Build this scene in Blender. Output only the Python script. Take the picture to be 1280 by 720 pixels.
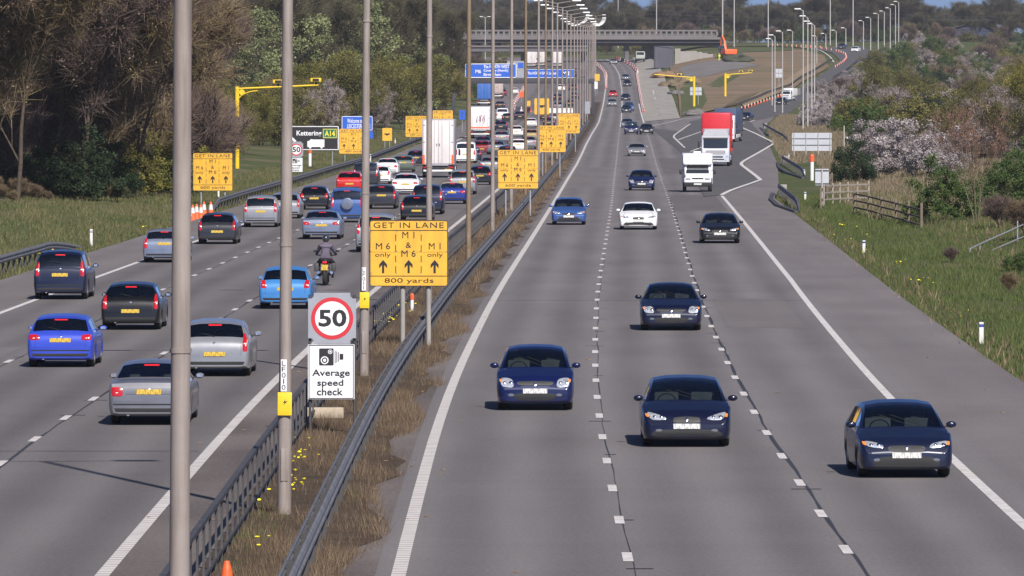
import bpy, bmesh, math, random
import numpy as np
from mathutils import Vector, Matrix
from mathutils.bvhtree import BVHTree
R = math.radians
random.seed(7); rng = np.random.default_rng(11)
for o in list(bpy.data.objects): bpy.data.objects.remove(o)
scene = bpy.context.scene; COL = scene.collection

# ---------------------------------------------------------------- camera, sky, sun, exposure
F, CX, YH, H = 8560.0, 640.0, 105.0, 7.3          # focal length in photo pixels, eye height
PITCH = math.atan((360 - YH) / F)
cam_d = bpy.data.cameras.new('camera'); cam = bpy.data.objects.new('camera', cam_d); COL.objects.link(cam)
cam.location = (0, 0, H); cam.rotation_euler = (R(90) - PITCH, 0, 0)
cam_d.sensor_width = 36; cam_d.lens = 36 * F / 1280; cam_d.clip_start = 1; cam_d.clip_end = 30000
scene.camera = cam
scene.render.resolution_x = 1024; scene.render.resolution_y = 576
SUN_EL, SUN_AZ = R(41), R(162)                      # azimuth clockwise from the view direction (+Y)
w = bpy.data.worlds.new('World'); scene.world = w; w.use_nodes = True
nt = w.node_tree; nt.nodes.clear()
sky = nt.nodes.new('ShaderNodeTexSky'); sky.sky_type = 'NISHITA'; sky.sun_disc = False
sky.sun_elevation = SUN_EL; sky.sun_rotation = SUN_AZ; sky.air_density = .28; sky.dust_density = .9; sky.ozone_density = 9.0
bg = nt.nodes.new('ShaderNodeBackground'); bg.inputs[1].default_value = 0.10
wo = nt.nodes.new('ShaderNodeOutputWorld')
nt.links.new(sky.outputs[0], bg.inputs[0]); nt.links.new(bg.outputs[0], wo.inputs[0])
sd = bpy.data.lights.new('sun', 'SUN'); sun = bpy.data.objects.new('sun', sd); COL.objects.link(sun)
sd.energy = 4.5; sd.angle = R(0.53); sd.color = (1.0, 0.94, 0.86)
sdir = Vector((math.sin(SUN_AZ) * math.cos(SUN_EL), math.cos(SUN_AZ) * math.cos(SUN_EL), math.sin(SUN_EL)))
sun.rotation_euler = (-sdir).to_track_quat('-Z', 'Y').to_euler(); sun.location = (0, -50, 100)
scene.view_settings.view_transform = 'Standard'; scene.view_settings.look = 'None'
scene.view_settings.exposure = 0.50; scene.view_settings.gamma = 1.0
scene.render.engine = 'CYCLES'

# ---------------------------------------------------------------- ground shape and pixel -> ground point
_hy = np.array([(-200,0),(0,0),(620,0),(700,.25),(760,.5),(900,.85),(1000,1.0),(1080,1.3),(1205,2.6),(1350,4.4),(1500,6.6),(1600,8.7),
                (1712,11.2),(1850,14),(2000,16),(2400,20),(3000,24),(6000,40),(12000,45)], float).T
_hr = np.array([(-200,0),(1400,5.1),(1500,6.6),(1600,10),(1700,14),(1850,18.5),(2000,19.5),(2400,22),(3000,25),(6000,41),(12000,46)], float).T
_hyt = lambda Y: float(np.interp(Y, _hy[0], _hy[1]))
def g(X, Y):
    a = _hyt(Y)
    if Y > 1400 and X > 30:
        t = min(1, (X - 30) / 22); t = t * t * (3 - 2 * t)
        b = float(np.interp(Y, _hr[0], _hr[1])); a = a + (b - a) * t
    return a
def at(px, py):
    lo, hi = 20., 8000.
    for _ in range(50):
        m = (lo + hi) / 2; X = (px - CX) * m / F
        if YH + (H - g(X, m)) * F / m > py: lo = m
        else: hi = m
    return (px - CX) * lo / F, lo
_ls = np.array([(0,-1.75),(60,-1.72),(102,-1.69),(128,-1.66),(141,-1.62),(160,-1.53),(180,-1.31),(209,-.95),(238,-.55),(263,-.13),(319,.84),(399,2.2),
                (543,4.55),(650,6.35),(806,8.95),(950,11.4),(1092,13.9),(1282,17.1),(1466,20.0),(1631,22.1),(1746,22.6),(1850,22.0),(2000,19),(2400,8),(3000,-15),(6000,-150),(12000,-400)]).T
def LS(Y):
    s = 0
    for k in (-20, -10, 0, 10, 20): s += float(np.interp(Y + k, _ls[0], _ls[1]))
    return s / 5
def heading(Y): return math.atan((LS(Y + 8) - LS(Y - 8)) / 16)
def P(px, py, dz=0):
    x, y = at(px, py); return Vector((x, y, g(x, y) + dz))

# ---------------------------------------------------------------- materials
MAT = {}
def nd(t, ty, **k):
    n = t.nodes.new(ty)
    for a, b in k.items(): setattr(n, a, b)
    return n
def mat(name, col, rough=.6, metal=0., coat=0., var=.0, scale=4., bump=0., col2=None, spec=.5, coords='Object', emit=None, trans=0.):
    if name in MAT: return MAT[name]
    m = bpy.data.materials.new(name); m.use_nodes = True; t = m.node_tree; b = t.nodes['Principled BSDF']
    b.inputs['Roughness'].default_value = rough; b.inputs['Metallic'].default_value = metal
    b.inputs['Specular IOR Level'].default_value = spec
    if coat: b.inputs['Coat Weight'].default_value = coat; b.inputs['Coat Roughness'].default_value = .06
    b.inputs['Base Color'].default_value = (*col, 1)
    if var or col2 or bump:
        tc = nd(t, 'ShaderNodeTexCoord'); n = nd(t, 'ShaderNodeTexNoise'); n.inputs['Scale'].default_value = scale; n.inputs['Detail'].default_value = 6
        n.inputs['Roughness'].default_value = .65
        t.links.new(tc.outputs[coords], n.inputs['Vector'])
        if var or col2:
            r = nd(t, 'ShaderNodeMapRange'); r.inputs[1].default_value = .3; r.inputs[2].default_value = .7
            mx = nd(t, 'ShaderNodeMix', data_type='RGBA')
            c2 = col2 or tuple(c * (1 - var) for c in col)
            c1 = col if col2 else tuple(min(1, c * (1 + var * .6)) for c in col)
            mx.inputs[6].default_value = (*c1, 1); mx.inputs[7].default_value = (*c2, 1)
            t.links.new(n.outputs[0], r.inputs[0]); t.links.new(r.outputs[0], mx.inputs[0]); t.links.new(mx.outputs[2], b.inputs['Base Color'])
        if bump:
            bp = nd(t, 'ShaderNodeBump'); bp.inputs['Strength'].default_value = bump; bp.inputs['Distance'].default_value = .02
            t.links.new(n.outputs[0], bp.inputs['Height']); t.links.new(bp.outputs[0], b.inputs['Normal'])
    MAT[name] = m; return m
def paint(name, col, metal=.2, rough=.30):
    return mat('paint_' + name, col, rough=rough, metal=metal, coat=.4, var=.10, scale=3.0)
def glass_mat():
    if 'glass' in MAT: return MAT['glass']
    m = bpy.data.materials.new('tinted_glass'); m.use_nodes = True; t = m.node_tree; t.nodes.clear()
    o = nd(t, 'ShaderNodeOutputMaterial'); tr = nd(t, 'ShaderNodeBsdfTransparent'); tr.inputs[0].default_value = (.58, .66, .63, 1)
    gl = nd(t, 'ShaderNodeBsdfGlossy'); gl.inputs[0].default_value = (.9, .95, 1, 1); gl.inputs[1].default_value = .04
    f = nd(t, 'ShaderNodeFresnel'); f.inputs[0].default_value = 1.5
    a = nd(t, 'ShaderNodeMath', operation='MULTIPLY_ADD'); a.inputs[1].default_value = 1.6; a.inputs[2].default_value = .04
    mx = nd(t, 'ShaderNodeMixShader')
    t.links.new(f.outputs[0], a.inputs[0]); t.links.new(a.outputs[0], mx.inputs[0]); t.links.new(tr.outputs[0], mx.inputs[1]); t.links.new(gl.outputs[0], mx.inputs[2]); t.links.new(mx.outputs[0], o.inputs[0])
    MAT['glass'] = m; return m
def road_mat(name, c1, c2, rows, tracks=True, patch=.5):
    """worn asphalt; the UV map holds (metres across, metres along)"""
    m = bpy.data.materials.new(name); m.use_nodes = True; t = m.node_tree; b = t.nodes['Principled BSDF']
    b.inputs['Roughness'].default_value = .82; b.inputs['Specular IOR Level'].default_value = .35
    uv = nd(t, 'ShaderNodeUVMap'); uv.uv_map = 'UVMap'
    def noise(sx, sy, sc, det=5):
        mp = nd(t, 'ShaderNodeMapping'); mp.inputs['Scale'].default_value = (sx, sy, 1); t.links.new(uv.outputs[0], mp.inputs[0])
        n = nd(t, 'ShaderNodeTexNoise'); n.inputs['Scale'].default_value = sc; n.inputs['Detail'].default_value = det; t.links.new(mp.outputs[0], n.inputs['Vector']); return n.outputs[0]
    def mixv(a, bb, f):   # a + (b-.5)*f
        s = nd(t, 'ShaderNodeMath', operation='SUBTRACT'); s.inputs[1].default_value = .5; t.links.new(bb, s.inputs[0])
        q = nd(t, 'ShaderNodeMath', operation='MULTIPLY_ADD'); q.inputs[1].default_value = f; t.links.new(s.outputs[0], q.inputs[0]); t.links.new(a, q.inputs[2]); return q.outputs[0]
    v = nd(t, 'ShaderNodeValue'); v.outputs[0].default_value = .5; acc = v.outputs[0]
    acc = mixv(acc, noise(1, .05, .7, 4), .55)      # long streaks
    acc = mixv(acc, noise(1, .35, .25, 3), patch)
    acc = mixv(acc, noise(1, .25, 14, 2), .55)      # grain
    acc = mixv(acc, noise(.08, 1, .8, 3), .14)
    if tracks:                                   # oil-dark lane centre, paler wheel tracks
        sp = nd(t, 'ShaderNodeSeparateXYZ'); t.links.new(uv.outputs[0], sp.inputs[0])
        k = nd(t, 'ShaderNodeMath', operation='MULTIPLY_ADD'); k.inputs[1].default_value = 2 * math.pi / (tracks / 2); k.inputs[2].default_value = rows
        t.links.new(sp.outputs[0], k.inputs[0]); c = nd(t, 'ShaderNodeMath', operation='COSINE'); t.links.new(k.outputs[0], c.inputs[0])
        q = nd(t, 'ShaderNodeMath', operation='MULTIPLY_ADD'); q.inputs[1].default_value = .15; t.links.new(c.outputs[0], q.inputs[0]); t.links.new(acc, q.inputs[2]); acc = q.outputs[0]
    r = nd(t, 'ShaderNodeMapRange'); r.inputs[1].default_value = .15; r.inputs[2].default_value = .85; t.links.new(acc, r.inputs[0])
    mx = nd(t, 'ShaderNodeMix', data_type='RGBA'); mx.inputs[6].default_value = (*c1, 1); mx.inputs[7].default_value = (*c2, 1)
    t.links.new(r.outputs[0], mx.inputs[0]); t.links.new(mx.outputs[2], b.inputs['Base Color'])
    bp = nd(t, 'ShaderNodeBump'); bp.inputs['Strength'].default_value = .25; bp.inputs['Distance'].default_value = .01
    t.links.new(noise(1, 1, 40, 2), bp.inputs['Height']); t.links.new(bp.outputs[0], b.inputs['Normal'])
    return m
def foliage_mat(name, cols, rough=.7, trans=.25):
    """colour picked per leaf clump from the 'tint' attribute plus a random shift per plant"""
    m = bpy.data.materials.new(name); m.use_nodes = True; t = m.node_tree; b = t.nodes['Principled BSDF']; out = t.nodes['Material Output']
    at_ = nd(t, 'ShaderNodeAttribute'); at_.attribute_name = 'tint'
    oi = nd(t, 'ShaderNodeObjectInfo')
    ad = nd(t, 'ShaderNodeMath', operation='MULTIPLY_ADD'); ad.inputs[1].default_value = .35; t.links.new(oi.outputs['Random'], ad.inputs[0]); t.links.new(at_.outputs['Fac'], ad.inputs[2])
    sb = nd(t, 'ShaderNodeMath', operation='SUBTRACT'); sb.inputs[1].default_value = .175; t.links.new(ad.outputs[0], sb.inputs[0])
    cr = nd(t, 'ShaderNodeValToRGB'); e = cr.color_ramp.elements
    while len(e) < len(cols): e.new(.5)
    for i, c in enumerate(cols): e[i].position = i / (len(cols) - 1); e[i].color = (*c, 1)
    t.links.new(sb.outputs[0], cr.inputs[0]); t.links.new(cr.outputs[0], b.inputs['Base Color'])
    b.inputs['Roughness'].default_value = rough; b.inputs['Specular IOR Level'].default_value = .25
    tl = nd(t, 'ShaderNodeBsdfTranslucent'); t.links.new(cr.outputs[0], tl.inputs[0])
    ms = nd(t, 'ShaderNodeMixShader'); ms.inputs[0].default_value = trans
    t.links.new(b.outputs[0], ms.inputs[1]); t.links.new(tl.outputs[0], ms.inputs[2]); t.links.new(ms.outputs[0], out.inputs[0])
    MAT[name] = m; return m

ASPH = road_mat('worn_asphalt', (.096,.087,.088), (.180,.165,.166), 0.0, tracks=3.55, patch=.45)
ASPH_L = road_mat('worn_asphalt_left', (.084,.076,.076), (.162,.148,.148), 1.5, tracks=3.75, patch=.45)
SHOULD = road_mat('hard_shoulder_asphalt', (.108,.096,.096), (.190,.170,.170), 0, tracks=False, patch=.6)
NEWASPH = road_mat('dark_new_asphalt', (.062,.058,.060), (.105,.099,.101), 0, tracks=False, patch=.5)
PALE = road_mat('pale_works_surface', (.21,.195,.175), (.33,.305,.275), 0, tracks=False, patch=.6)
GRAVELM = road_mat('gravelly_median_soil', (.060,.048,.044), (.175,.150,.140), 0, tracks=False, patch=1.1)
WHITE = mat('road_paint_white', (.56,.53,.52), .7, var=.30, scale=3, bump=.1, coords='Object')
RIBW = mat('ribbed_road_paint', (.50,.47,.46), .75); 
def _rib():
    t = RIBW.node_tree; b = t.nodes['Principled BSDF']; uv = nd(t, 'ShaderNodeUVMap'); uv.uv_map = 'UVMap'; sp = nd(t, 'ShaderNodeSeparateXYZ'); t.links.new(uv.outputs[0], sp.inputs[0])
    m1 = nd(t, 'ShaderNodeMath', operation='MULTIPLY'); m1.inputs[1].default_value = 2 * math.pi / .5; t.links.new(sp.outputs[1], m1.inputs[0]); s = nd(t, 'ShaderNodeMath', operation='SINE'); t.links.new(m1.outputs[0], s.inputs[0])
    n = nd(t, 'ShaderNodeTexNoise'); n.inputs['Scale'].default_value = 1.7; t.links.new(uv.outputs[0], n.inputs['Vector'])
    a = nd(t, 'ShaderNodeMath', operation='MULTIPLY_ADD'); a.inputs[1].default_value = 2.2; t.links.new(n.outputs[0], a.inputs[0]); t.links.new(s.outputs[0], a.inputs[2])
    r = nd(t, 'ShaderNodeMapRange'); r.inputs[1].default_value = .0; r.inputs[2].default_value = 1.2; t.links.new(a.outputs[0], r.inputs[0])
    mx = nd(t, 'ShaderNodeMix', data_type='RGBA'); mx.inputs[6].default_value = (.30,.275,.265,1); mx.inputs[7].default_value = (.55,.52,.505,1); t.links.new(r.outputs[0], mx.inputs[0]); t.links.new(mx.outputs[2], b.inputs['Base Color'])
_rib()
SEAM = mat('bitumen_seam', (.035,.033,.035), .6, var=.3, scale=2)
SEAMF = mat('faint_joint', (.062,.056,.056), .8, var=.4, scale=.6)
GRASS = mat('grass_ground', (.055,.075,.026), .95, col2=(.105,.105,.05), scale=.35, bump=.4, spec=.1)
SCRUB = mat('scrub_ground', (.085,.078,.040), .95, col2=(.14,.108,.075), scale=.2, bump=.4, spec=.1)
SOIL = mat('works_soil', (.23,.155,.11), .95, col2=(.12,.105,.060), scale=.07, bump=.3, spec=.1)
SOIL2 = mat('orange_soil', (.26,.155,.10), .95, col2=(.17,.115,.08), scale=.1, bump=.3, spec=.1)
GREYG = mat('grey_gravel', (.19,.18,.175), .95, col2=(.13,.12,.118), scale=.2, spec=.1)
RAIL = mat('weathered_steel_rail', (.150,.150,.162), .6, metal=.15, var=.35, scale=2.5)
RAILD = mat('dark_weathered_steel', (.066,.064,.068), .6, metal=.2, var=.35, scale=3)
POLE = mat('galvanised_grey_column', (.265,.225,.205), .65, metal=.0, var=.18, scale=1.2)
def streaks(m, dirt, amt, sx=9., sz=.7):
    t = m.node_tree; b = t.nodes['Principled BSDF']; src = b.inputs['Base Color'].links[0].from_socket
    tc = nd(t, 'ShaderNodeTexCoord'); mp = nd(t, 'ShaderNodeMapping'); mp.inputs['Scale'].default_value = (sx, sx, sz); n = nd(t, 'ShaderNodeTexNoise'); n.inputs['Scale'].default_value = 1.; n.inputs['Detail'].default_value = 5
    t.links.new(tc.outputs['Object'], mp.inputs[0]); t.links.new(mp.outputs[0], n.inputs['Vector']); r = nd(t, 'ShaderNodeMapRange'); r.inputs[1].default_value = .48; r.inputs[2].default_value = .75; r.inputs[4].default_value = amt; t.links.new(n.outputs[0], r.inputs[0])
    mx = nd(t, 'ShaderNodeMix', data_type='RGBA'); mx.inputs[7].default_value = (*dirt, 1); t.links.new(r.outputs[0], mx.inputs[0]); t.links.new(src, mx.inputs[6]); t.links.new(mx.outputs[2], b.inputs['Base Color'])
streaks(POLE, (.13,.10,.085), .75)
POLEB = mat('rusty_brown_column', (.20,.145,.095), .7, metal=.1, var=.2, scale=1.2)
POLEL = mat('pale_grey_column', (.42,.40,.39), .6, metal=.1, var=.1, scale=1)
LAMPW = mat('white_lamp_canopy', (.80,.80,.80), .4)
BLK = mat('black_plastic', (.012,.012,.013), .55, var=.2, scale=5)
TYRE = mat('tyre_rubber', (.016,.016,.017), .85, var=.2, scale=8)
RIM = mat('alloy_rim', (.42,.42,.44), .35, metal=.8, var=.1)
INT = mat('dark_seat_fabric', (.075,.075,.085), .9, var=.3)
CHROME = mat('chrome', (.75,.75,.78), .15, metal=1.)
REDL = mat('red_lens', (.42,.008,.012), .18, coat=.6, var=.3, scale=14)
REDON = mat('red_lens_bright', (.80,.02,.03), .2, coat=.6, var=.2, scale=14)
ORANGEL = mat('amber_lens', (.7,.22,.03), .2, coat=.6)
FOGL = mat('fog_lamp_lens', (.16,.165,.18), .15, metal=.3)
HEADL = mat('headlight_lens', (.62,.64,.68), .1, metal=.55, coat=1., var=.5, scale=16)
def plate_mat(name, col):
    """reflective plate with unreadable dark strokes"""
    m = mat(name, col, .5); t = m.node_tree; b = t.nodes['Principled BSDF']
    tc = nd(t, 'ShaderNodeTexCoord'); mp = nd(t, 'ShaderNodeMapping'); mp.inputs['Scale'].default_value = (38, 1, 9)
    w_ = nd(t, 'ShaderNodeTexNoise'); w_.inputs['Scale'].default_value = 1.; w_.inputs['Detail'].default_value = 0
    r = nd(t, 'ShaderNodeMapRange'); r.inputs[1].default_value = .50; r.inputs[2].default_value = .56
    mx = nd(t, 'ShaderNodeMix', data_type='RGBA'); mx.inputs[6].default_value = (*col, 1); mx.inputs[7].default_value = (*[c * .62 for c in col], 1)
    t.links.new(tc.outputs['Object'], mp.inputs[0]); t.links.new(mp.outputs[0], w_.inputs['Vector']); t.links.new(w_.outputs[0], r.inputs[0]); t.links.new(r.outputs[0], mx.inputs[0]); t.links.new(mx.outputs[2], b.inputs['Base Color'])
    return m
PLW = plate_mat('white_number_plate', (.66,.66,.64)); PLY = plate_mat('yellow_number_plate', (.62,.42,.06))
YEL = mat('yellow_sign_face', (.74,.40,.04), .45, var=.14, scale=1.5)
streaks(YEL, (.42,.27,.05), .6, 5., .8)
YELP = mat('yellow_paint', (.75,.50,.02), .45, var=.1)
SIGNW = mat('white_sign_face', (.72,.72,.74), .45, var=.06, scale=2)
SIGNG = mat('grey_sign_back', (.30,.31,.35), .55, metal=.2, var=.12, scale=2)
SIGNPALE = mat('pale_grey_sign_back', (.44,.46,.50), .55, metal=.1, var=.10, scale=2)
INK = mat('black_sign_ink', (.015,.014,.016), .5)
REDS = mat('red_sign_ring', (.50,.025,.035), .45)
BLUES = mat('blue_sign_face', (.02,.10,.50), .45, var=.06)
GREENS = mat('green_sign_panel', (.01,.12,.07), .45)
ORNG = mat('orange_cone_plastic', (.80,.12,.03), .5, var=.15, scale=6)
REDPL = mat('red_barrier_plastic', (.42,.10,.085), .5, var=.15, scale=2)
WHPL = mat('white_barrier_plastic', (.62,.60,.58), .5, var=.1, scale=2)
BARK = mat('bark', (.095,.072,.058), .95, col2=(.055,.043,.034), scale=4, bump=.3, spec=.1)
BARKL = mat('pale_bark', (.19,.16,.12), .95, col2=(.11,.095,.06), scale=4, bump=.3, spec=.1)
CONC = mat('concrete', (.30,.28,.26), .9, var=.25, scale=.5, spec=.2)
CONCD = mat('dark_concrete', (.125,.118,.125), .9, var=.25, scale=.3, spec=.2)
TIMB = mat('weathered_timber', (.17,.135,.105), .9, var=.3, scale=2, spec=.1)
GLASS = glass_mat()

# ---------------------------------------------------------------- mesh helpers
KIDS = {}
def link(o, parent=None):
    COL.objects.link(o)
    if parent is not None: o.parent = parent; KIDS.setdefault(parent.name, []).append(o)
    return o
def tag(o, label=None, cat=None, group=None, kind=None):
    if label: o['label'] = label
    if cat: o['category'] = cat
    if group: o['group'] = group
    if kind: o['kind'] = kind
    return o
def empty(name, loc=(0,0,0), rz=0):
    o = bpy.data.objects.new(name, None); o.empty_display_size = .3; o.location = loc; o.rotation_euler = (0,0,rz); return link(o)
def mesh_obj(name, me, m=None, parent=None):
    if m is not None and len(me.materials) == 0: me.materials.append(m)
    return link(bpy.data.objects.new(name, me), parent)
def pyd(name, vs, fs, m=None, parent=None, smooth=False):
    me = bpy.data.meshes.new(name); me.from_pydata([tuple(v) for v in vs], [], fs); me.update()
    if smooth: me.shade_smooth()
    return mesh_obj(name, me, m, parent)
def np_mesh(name, V, Fc, m, tint=None, smooth=False):
    V = np.asarray(V, np.float32); Fc = np.asarray(Fc, np.int32); n, k = Fc.shape
    me = bpy.data.meshes.new(name); me.vertices.add(len(V)); me.vertices.foreach_set('co', V.ravel())
    me.loops.add(n * k); me.loops.foreach_set('vertex_index', Fc.ravel())
    me.polygons.add(n); me.polygons.foreach_set('loop_start', np.arange(0, n * k, k, dtype=np.int32))
    me.materials.append(m)
    if tint is not None:
        a = me.attributes.new('tint', 'FLOAT', 'FACE'); a.data.foreach_set('value', np.asarray(tint, np.float32))
    me.update(calc_edges=True)
    if smooth: me.shade_smooth()
    return me
def box(bm, c, s, bev=0., rot=None):
    M = Matrix.Translation(c)
    if rot is not None: M = M @ rot
    r = bmesh.ops.create_cube(bm, size=1., matrix=M @ Matrix.Diagonal((*s, 1)))
    if bev:
        es = set(); [es.update(v.link_edges) for v in r['verts']]
        bmesh.ops.bevel(bm, geom=list(es), offset=bev, segments=2, affect='EDGES', profile=.6)
def cyl(bm, p0, p1, r0, r1=None, n=10, caps=True):
    p0, p1 = Vector(p0), Vector(p1); r1 = r0 if r1 is None else r1; d = p1 - p0
    q = d.to_track_quat('Z', 'Y').to_matrix().to_4x4(); M = Matrix.Translation((p0 + p1) / 2) @ q
    bmesh.ops.create_cone(bm, cap_ends=caps, segments=n, radius1=r0, radius2=r1, depth=d.length, matrix=M)
def lathe(bm, prof, n=20, axis='X', off=(0,0,0)):
    rings = []
    for a, r in prof:
        ring = []
        for i in range(n):
            t = 2 * math.pi * i / n
            p = (a, r * math.cos(t), r * math.sin(t)) if axis == 'X' else (r * math.cos(t), r * math.sin(t), a)
            ring.append(bm.verts.new(Vector(p) + Vector(off)))
        rings.append(ring)
    for a, b in zip(rings, rings[1:]):
        for i in range(n): bm.faces.new((a[i], a[(i+1) % n], b[(i+1) % n], b[i]))
def bobj(name, bm, m, parent=None, smooth=None, loc=None):
    bmesh.ops.recalc_face_normals(bm, faces=bm.faces[:])
    me = bpy.data.meshes.new(name); bm.to_mesh(me); bm.free()
    if smooth is not None: me.shade_smooth(); me.set_sharp_from_angle(angle=R(smooth))
    o = mesh_obj(name, me, m, parent)
    if loc: o.location = loc
    return o
def pbox(name, c, s, m, parent=None, bev=0., rot=None, smooth=None):
    bm = bmesh.new(); box(bm, c, s, bev, rot); return bobj(name, bm, m, parent, smooth if smooth else (40 if bev else None))
def pcyl(name, p0, p1, r0, m, parent=None, r1=None, n=12):
    bm = bmesh.new(); cyl(bm, p0, p1, r0, r1, n); return bobj(name, bm, m, parent, 40)
def dup(root, loc, rz=0., sc=None, label=None, group=None, remap=None):
    """a copy of a thing with copies of its parts and sub-parts; remap swaps object-level materials"""
    def cp(o, par):
        c = o.copy(); link(c, par)
        if remap:
            for i, s in enumerate(o.material_slots):
                if s.material and s.material.name in remap:
                    c.material_slots[i].link = 'OBJECT'; c.material_slots[i].material = remap[s.material.name]
        for k in KIDS.get(o.name, ()): cp(k, c)
        return c
    r = cp(root, None); r.location = loc; r.rotation_euler = (0, 0, rz)
    if sc: r.scale = (sc, sc, sc)
    if label: r['label'] = label
    if group: r['group'] = group
    return r
TMPS = bpy.data.scenes.new('workbench'); TXT = {}
def evaluated(o):
    TMPS.collection.objects.link(o); vl = TMPS.view_layers[0]; vl.update(); me = bpy.data.meshes.new_from_object(o.evaluated_get(vl.depsgraph)); bpy.data.objects.remove(o); return me
def text_obj(s, x0, x1, z0, z1, y, m, parent, name='lettering', bold=.0, sp=1., ext=.0):
    """flat lettering fitted to a box in the XZ plane, facing -Y"""
    key = (s, bold, sp)
    if key not in TXT:
        cu = bpy.data.curves.new('t', 'FONT'); cu.body = s; cu.size = 1; cu.space_character = sp; cu.offset = bold; cu.fill_mode = 'BOTH'; cu.resolution_u = 3
        TXT[key] = evaluated(bpy.data.objects.new('t', cu))
    me = TXT[key].copy()
    co = np.zeros(len(me.vertices) * 3, np.float32); me.vertices.foreach_get('co', co); co = co.reshape(-1, 3)
    mn, mx = co.min(0), co.max(0)
    o = np.zeros_like(co)
    o[:, 0] = x0 + (co[:, 0] - mn[0]) / (mx[0] - mn[0]) * (x1 - x0)
    o[:, 2] = z0 + (co[:, 1] - mn[1]) / (mx[1] - mn[1]) * (z1 - z0); o[:, 1] = y
    me.vertices.foreach_set('co', o.ravel()); me.update(); me.materials.clear(); me.name = name
    return mesh_obj(name, me, m, parent)

# ---------------------------------------------------------------- ground and roads
def setuv(me, uvs):
    l = me.uv_layers.new(name='UVMap'); vi = np.zeros(len(me.loops), np.int32); me.loops.foreach_get('vertex_index', vi)
    l.data.foreach_set('uv', np.asarray(uvs, np.float32)[vi].ravel())
def ysteps(y0, y1, st=5.):
    ys = [y0]; y = math.floor(y0 / st) * st + st
    while y < y1 - .01: ys.append(y); y += st
    ys.append(y1); return ys
def band(name, d0, d1, y0, y1, m, dz, st=5., nacross=1, parent=None, kind='structure', zf=None):
    f0 = d0 if callable(d0) else (lambda Y: d0); f1 = d1 if callable(d1) else (lambda Y: d1)
    vs, uv, fs = [], [], []; ys = ysteps(y0, y1, st); n = nacross + 1
    for Y in ys:
        L = LS(Y)
        for i in range(n):
            d = f0(Y) + (f1(Y) - f0(Y)) * i / nacross; X = L + d
            vs.append((X, Y, g(X, Y) + dz + (zf(d, Y) if zf else 0))); uv.append((d, Y))
    for j in range(len(ys) - 1):
        for i in range(nacross):
            a = j * n + i; fs.append((a, a + 1, a + 1 + n, a + n))
    me = bpy.data.meshes.new(name); me.from_pydata(vs, [], fs); setuv(me, uv); me.update()
    o = mesh_obj(name, me, m, parent)
    if kind and not parent: o['kind'] = kind
    return o
def tab(*pts):
    a = np.array(pts, float).T; return lambda Y: float(np.interp(Y, a[0], a[1]))
RB = tab((0,13.9),(440,14.0),(480,15.2),(624,18.3),(900,22.5),(1070,26.5),(1190,31),(1400,40),(1600,60),(1750,85),(2000,95))
LB = tab((0,-18.8),(880,-18.8),(1190,-22.5),(1390,-25.5),(1700,-31),(1900,-33),(3000,-33))
def bump2(x, y): return math.sin(x * .31 + y * .021) * .5 + math.sin(x * .083 - y * .043 + 1.3) * .5 + math.sin(y * .11 + x * .5) * .25
def verge(d, Y):
    r, l = RB(Y), LB(Y)
    if d > r:
        t = min(1, (d - r) / 12); return -.05 + t * (.55 + .35 * bump2(d, Y)) - (0.0 if Y < 1500 else .5 * t)
    if d < l:
        t = min(1, (l - d) / 14); return -.05 + t * (1.1 + .4 * bump2(d, Y))
    return -.15
def ground_sheet():
    ds = [-6000,-2500,-1000,-500,-300,-200,-150,-110,-85,-70,-60,-52,-46,-40,-36,-33,-30,-27,-24,-22,-20,-18.8,-16,-10,-4.5,-.4,5,10,14,15,16,17,18.5,20,22,24,26,28,30,33,36,40,45,50,55,60,65,72,80,90,105,125,150,200,300,500,1000,2500,6000]
    ys = list(range(-100, 900, 10)) + list(range(900, 2400, 20)) + list(range(2400, 4000, 100)) + list(range(4000, 12001, 800))
    vs, fs = [], []; n = len(ds)
    for Y in ys:
        L = LS(Y)
        for d in ds:
            X = L + d; vs.append((X, Y, g(X, Y) + verge(d, Y)))
    for j in range(len(ys) - 1):
        for i in range(n - 1):
            a = j * n + i; fs.append((a, a + 1, a + 1 + n, a + n))
    return pyd('ground', vs, fs, None, None, smooth=True)
gm = bpy.data.materials.new('verge_grass_and_scrub'); gm.use_nodes = True
def _gm():
    t = gm.node_tree; b = t.nodes['Principled BSDF']; b.inputs['Roughness'].default_value = .95; b.inputs['Specular IOR Level'].default_value = .1
    tc = nd(t, 'ShaderNodeTexCoord')
    def nz(s, d=5):
        n = nd(t, 'ShaderNodeTexNoise'); n.inputs['Scale'].default_value = s; n.inputs['Detail'].default_value = d; t.links.new(tc.outputs['Object'], n.inputs['Vector']); return n.outputs[0]
    def mx(a, bcol, f, lo, hi):
        r = nd(t, 'ShaderNodeMapRange'); r.inputs[1].default_value = lo; r.inputs[2].default_value = hi; t.links.new(f, r.inputs[0])
        m = nd(t, 'ShaderNodeMix', data_type='RGBA'); t.links.new(r.outputs[0], m.inputs[0])
        if isinstance(a, tuple): m.inputs[6].default_value = (*a, 1)
        else: t.links.new(a, m.inputs[6])
        m.inputs[7].default_value = (*bcol, 1); return m.outputs[2]
    c = mx((.048,.072,.022), (.085,.095,.035), nz(1.2), .35, .65)
    c = mx(c, (.13,.11,.065), nz(.07), .48, .62)
    c = mx(c, (.04,.05,.02), nz(6, 3), .5, .8)
    t.links.new(c, b.inputs['Base Color'])
_gm()
gr = ground_sheet(); gr.data.materials.append(gm); tag(gr, kind='structure')

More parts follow.
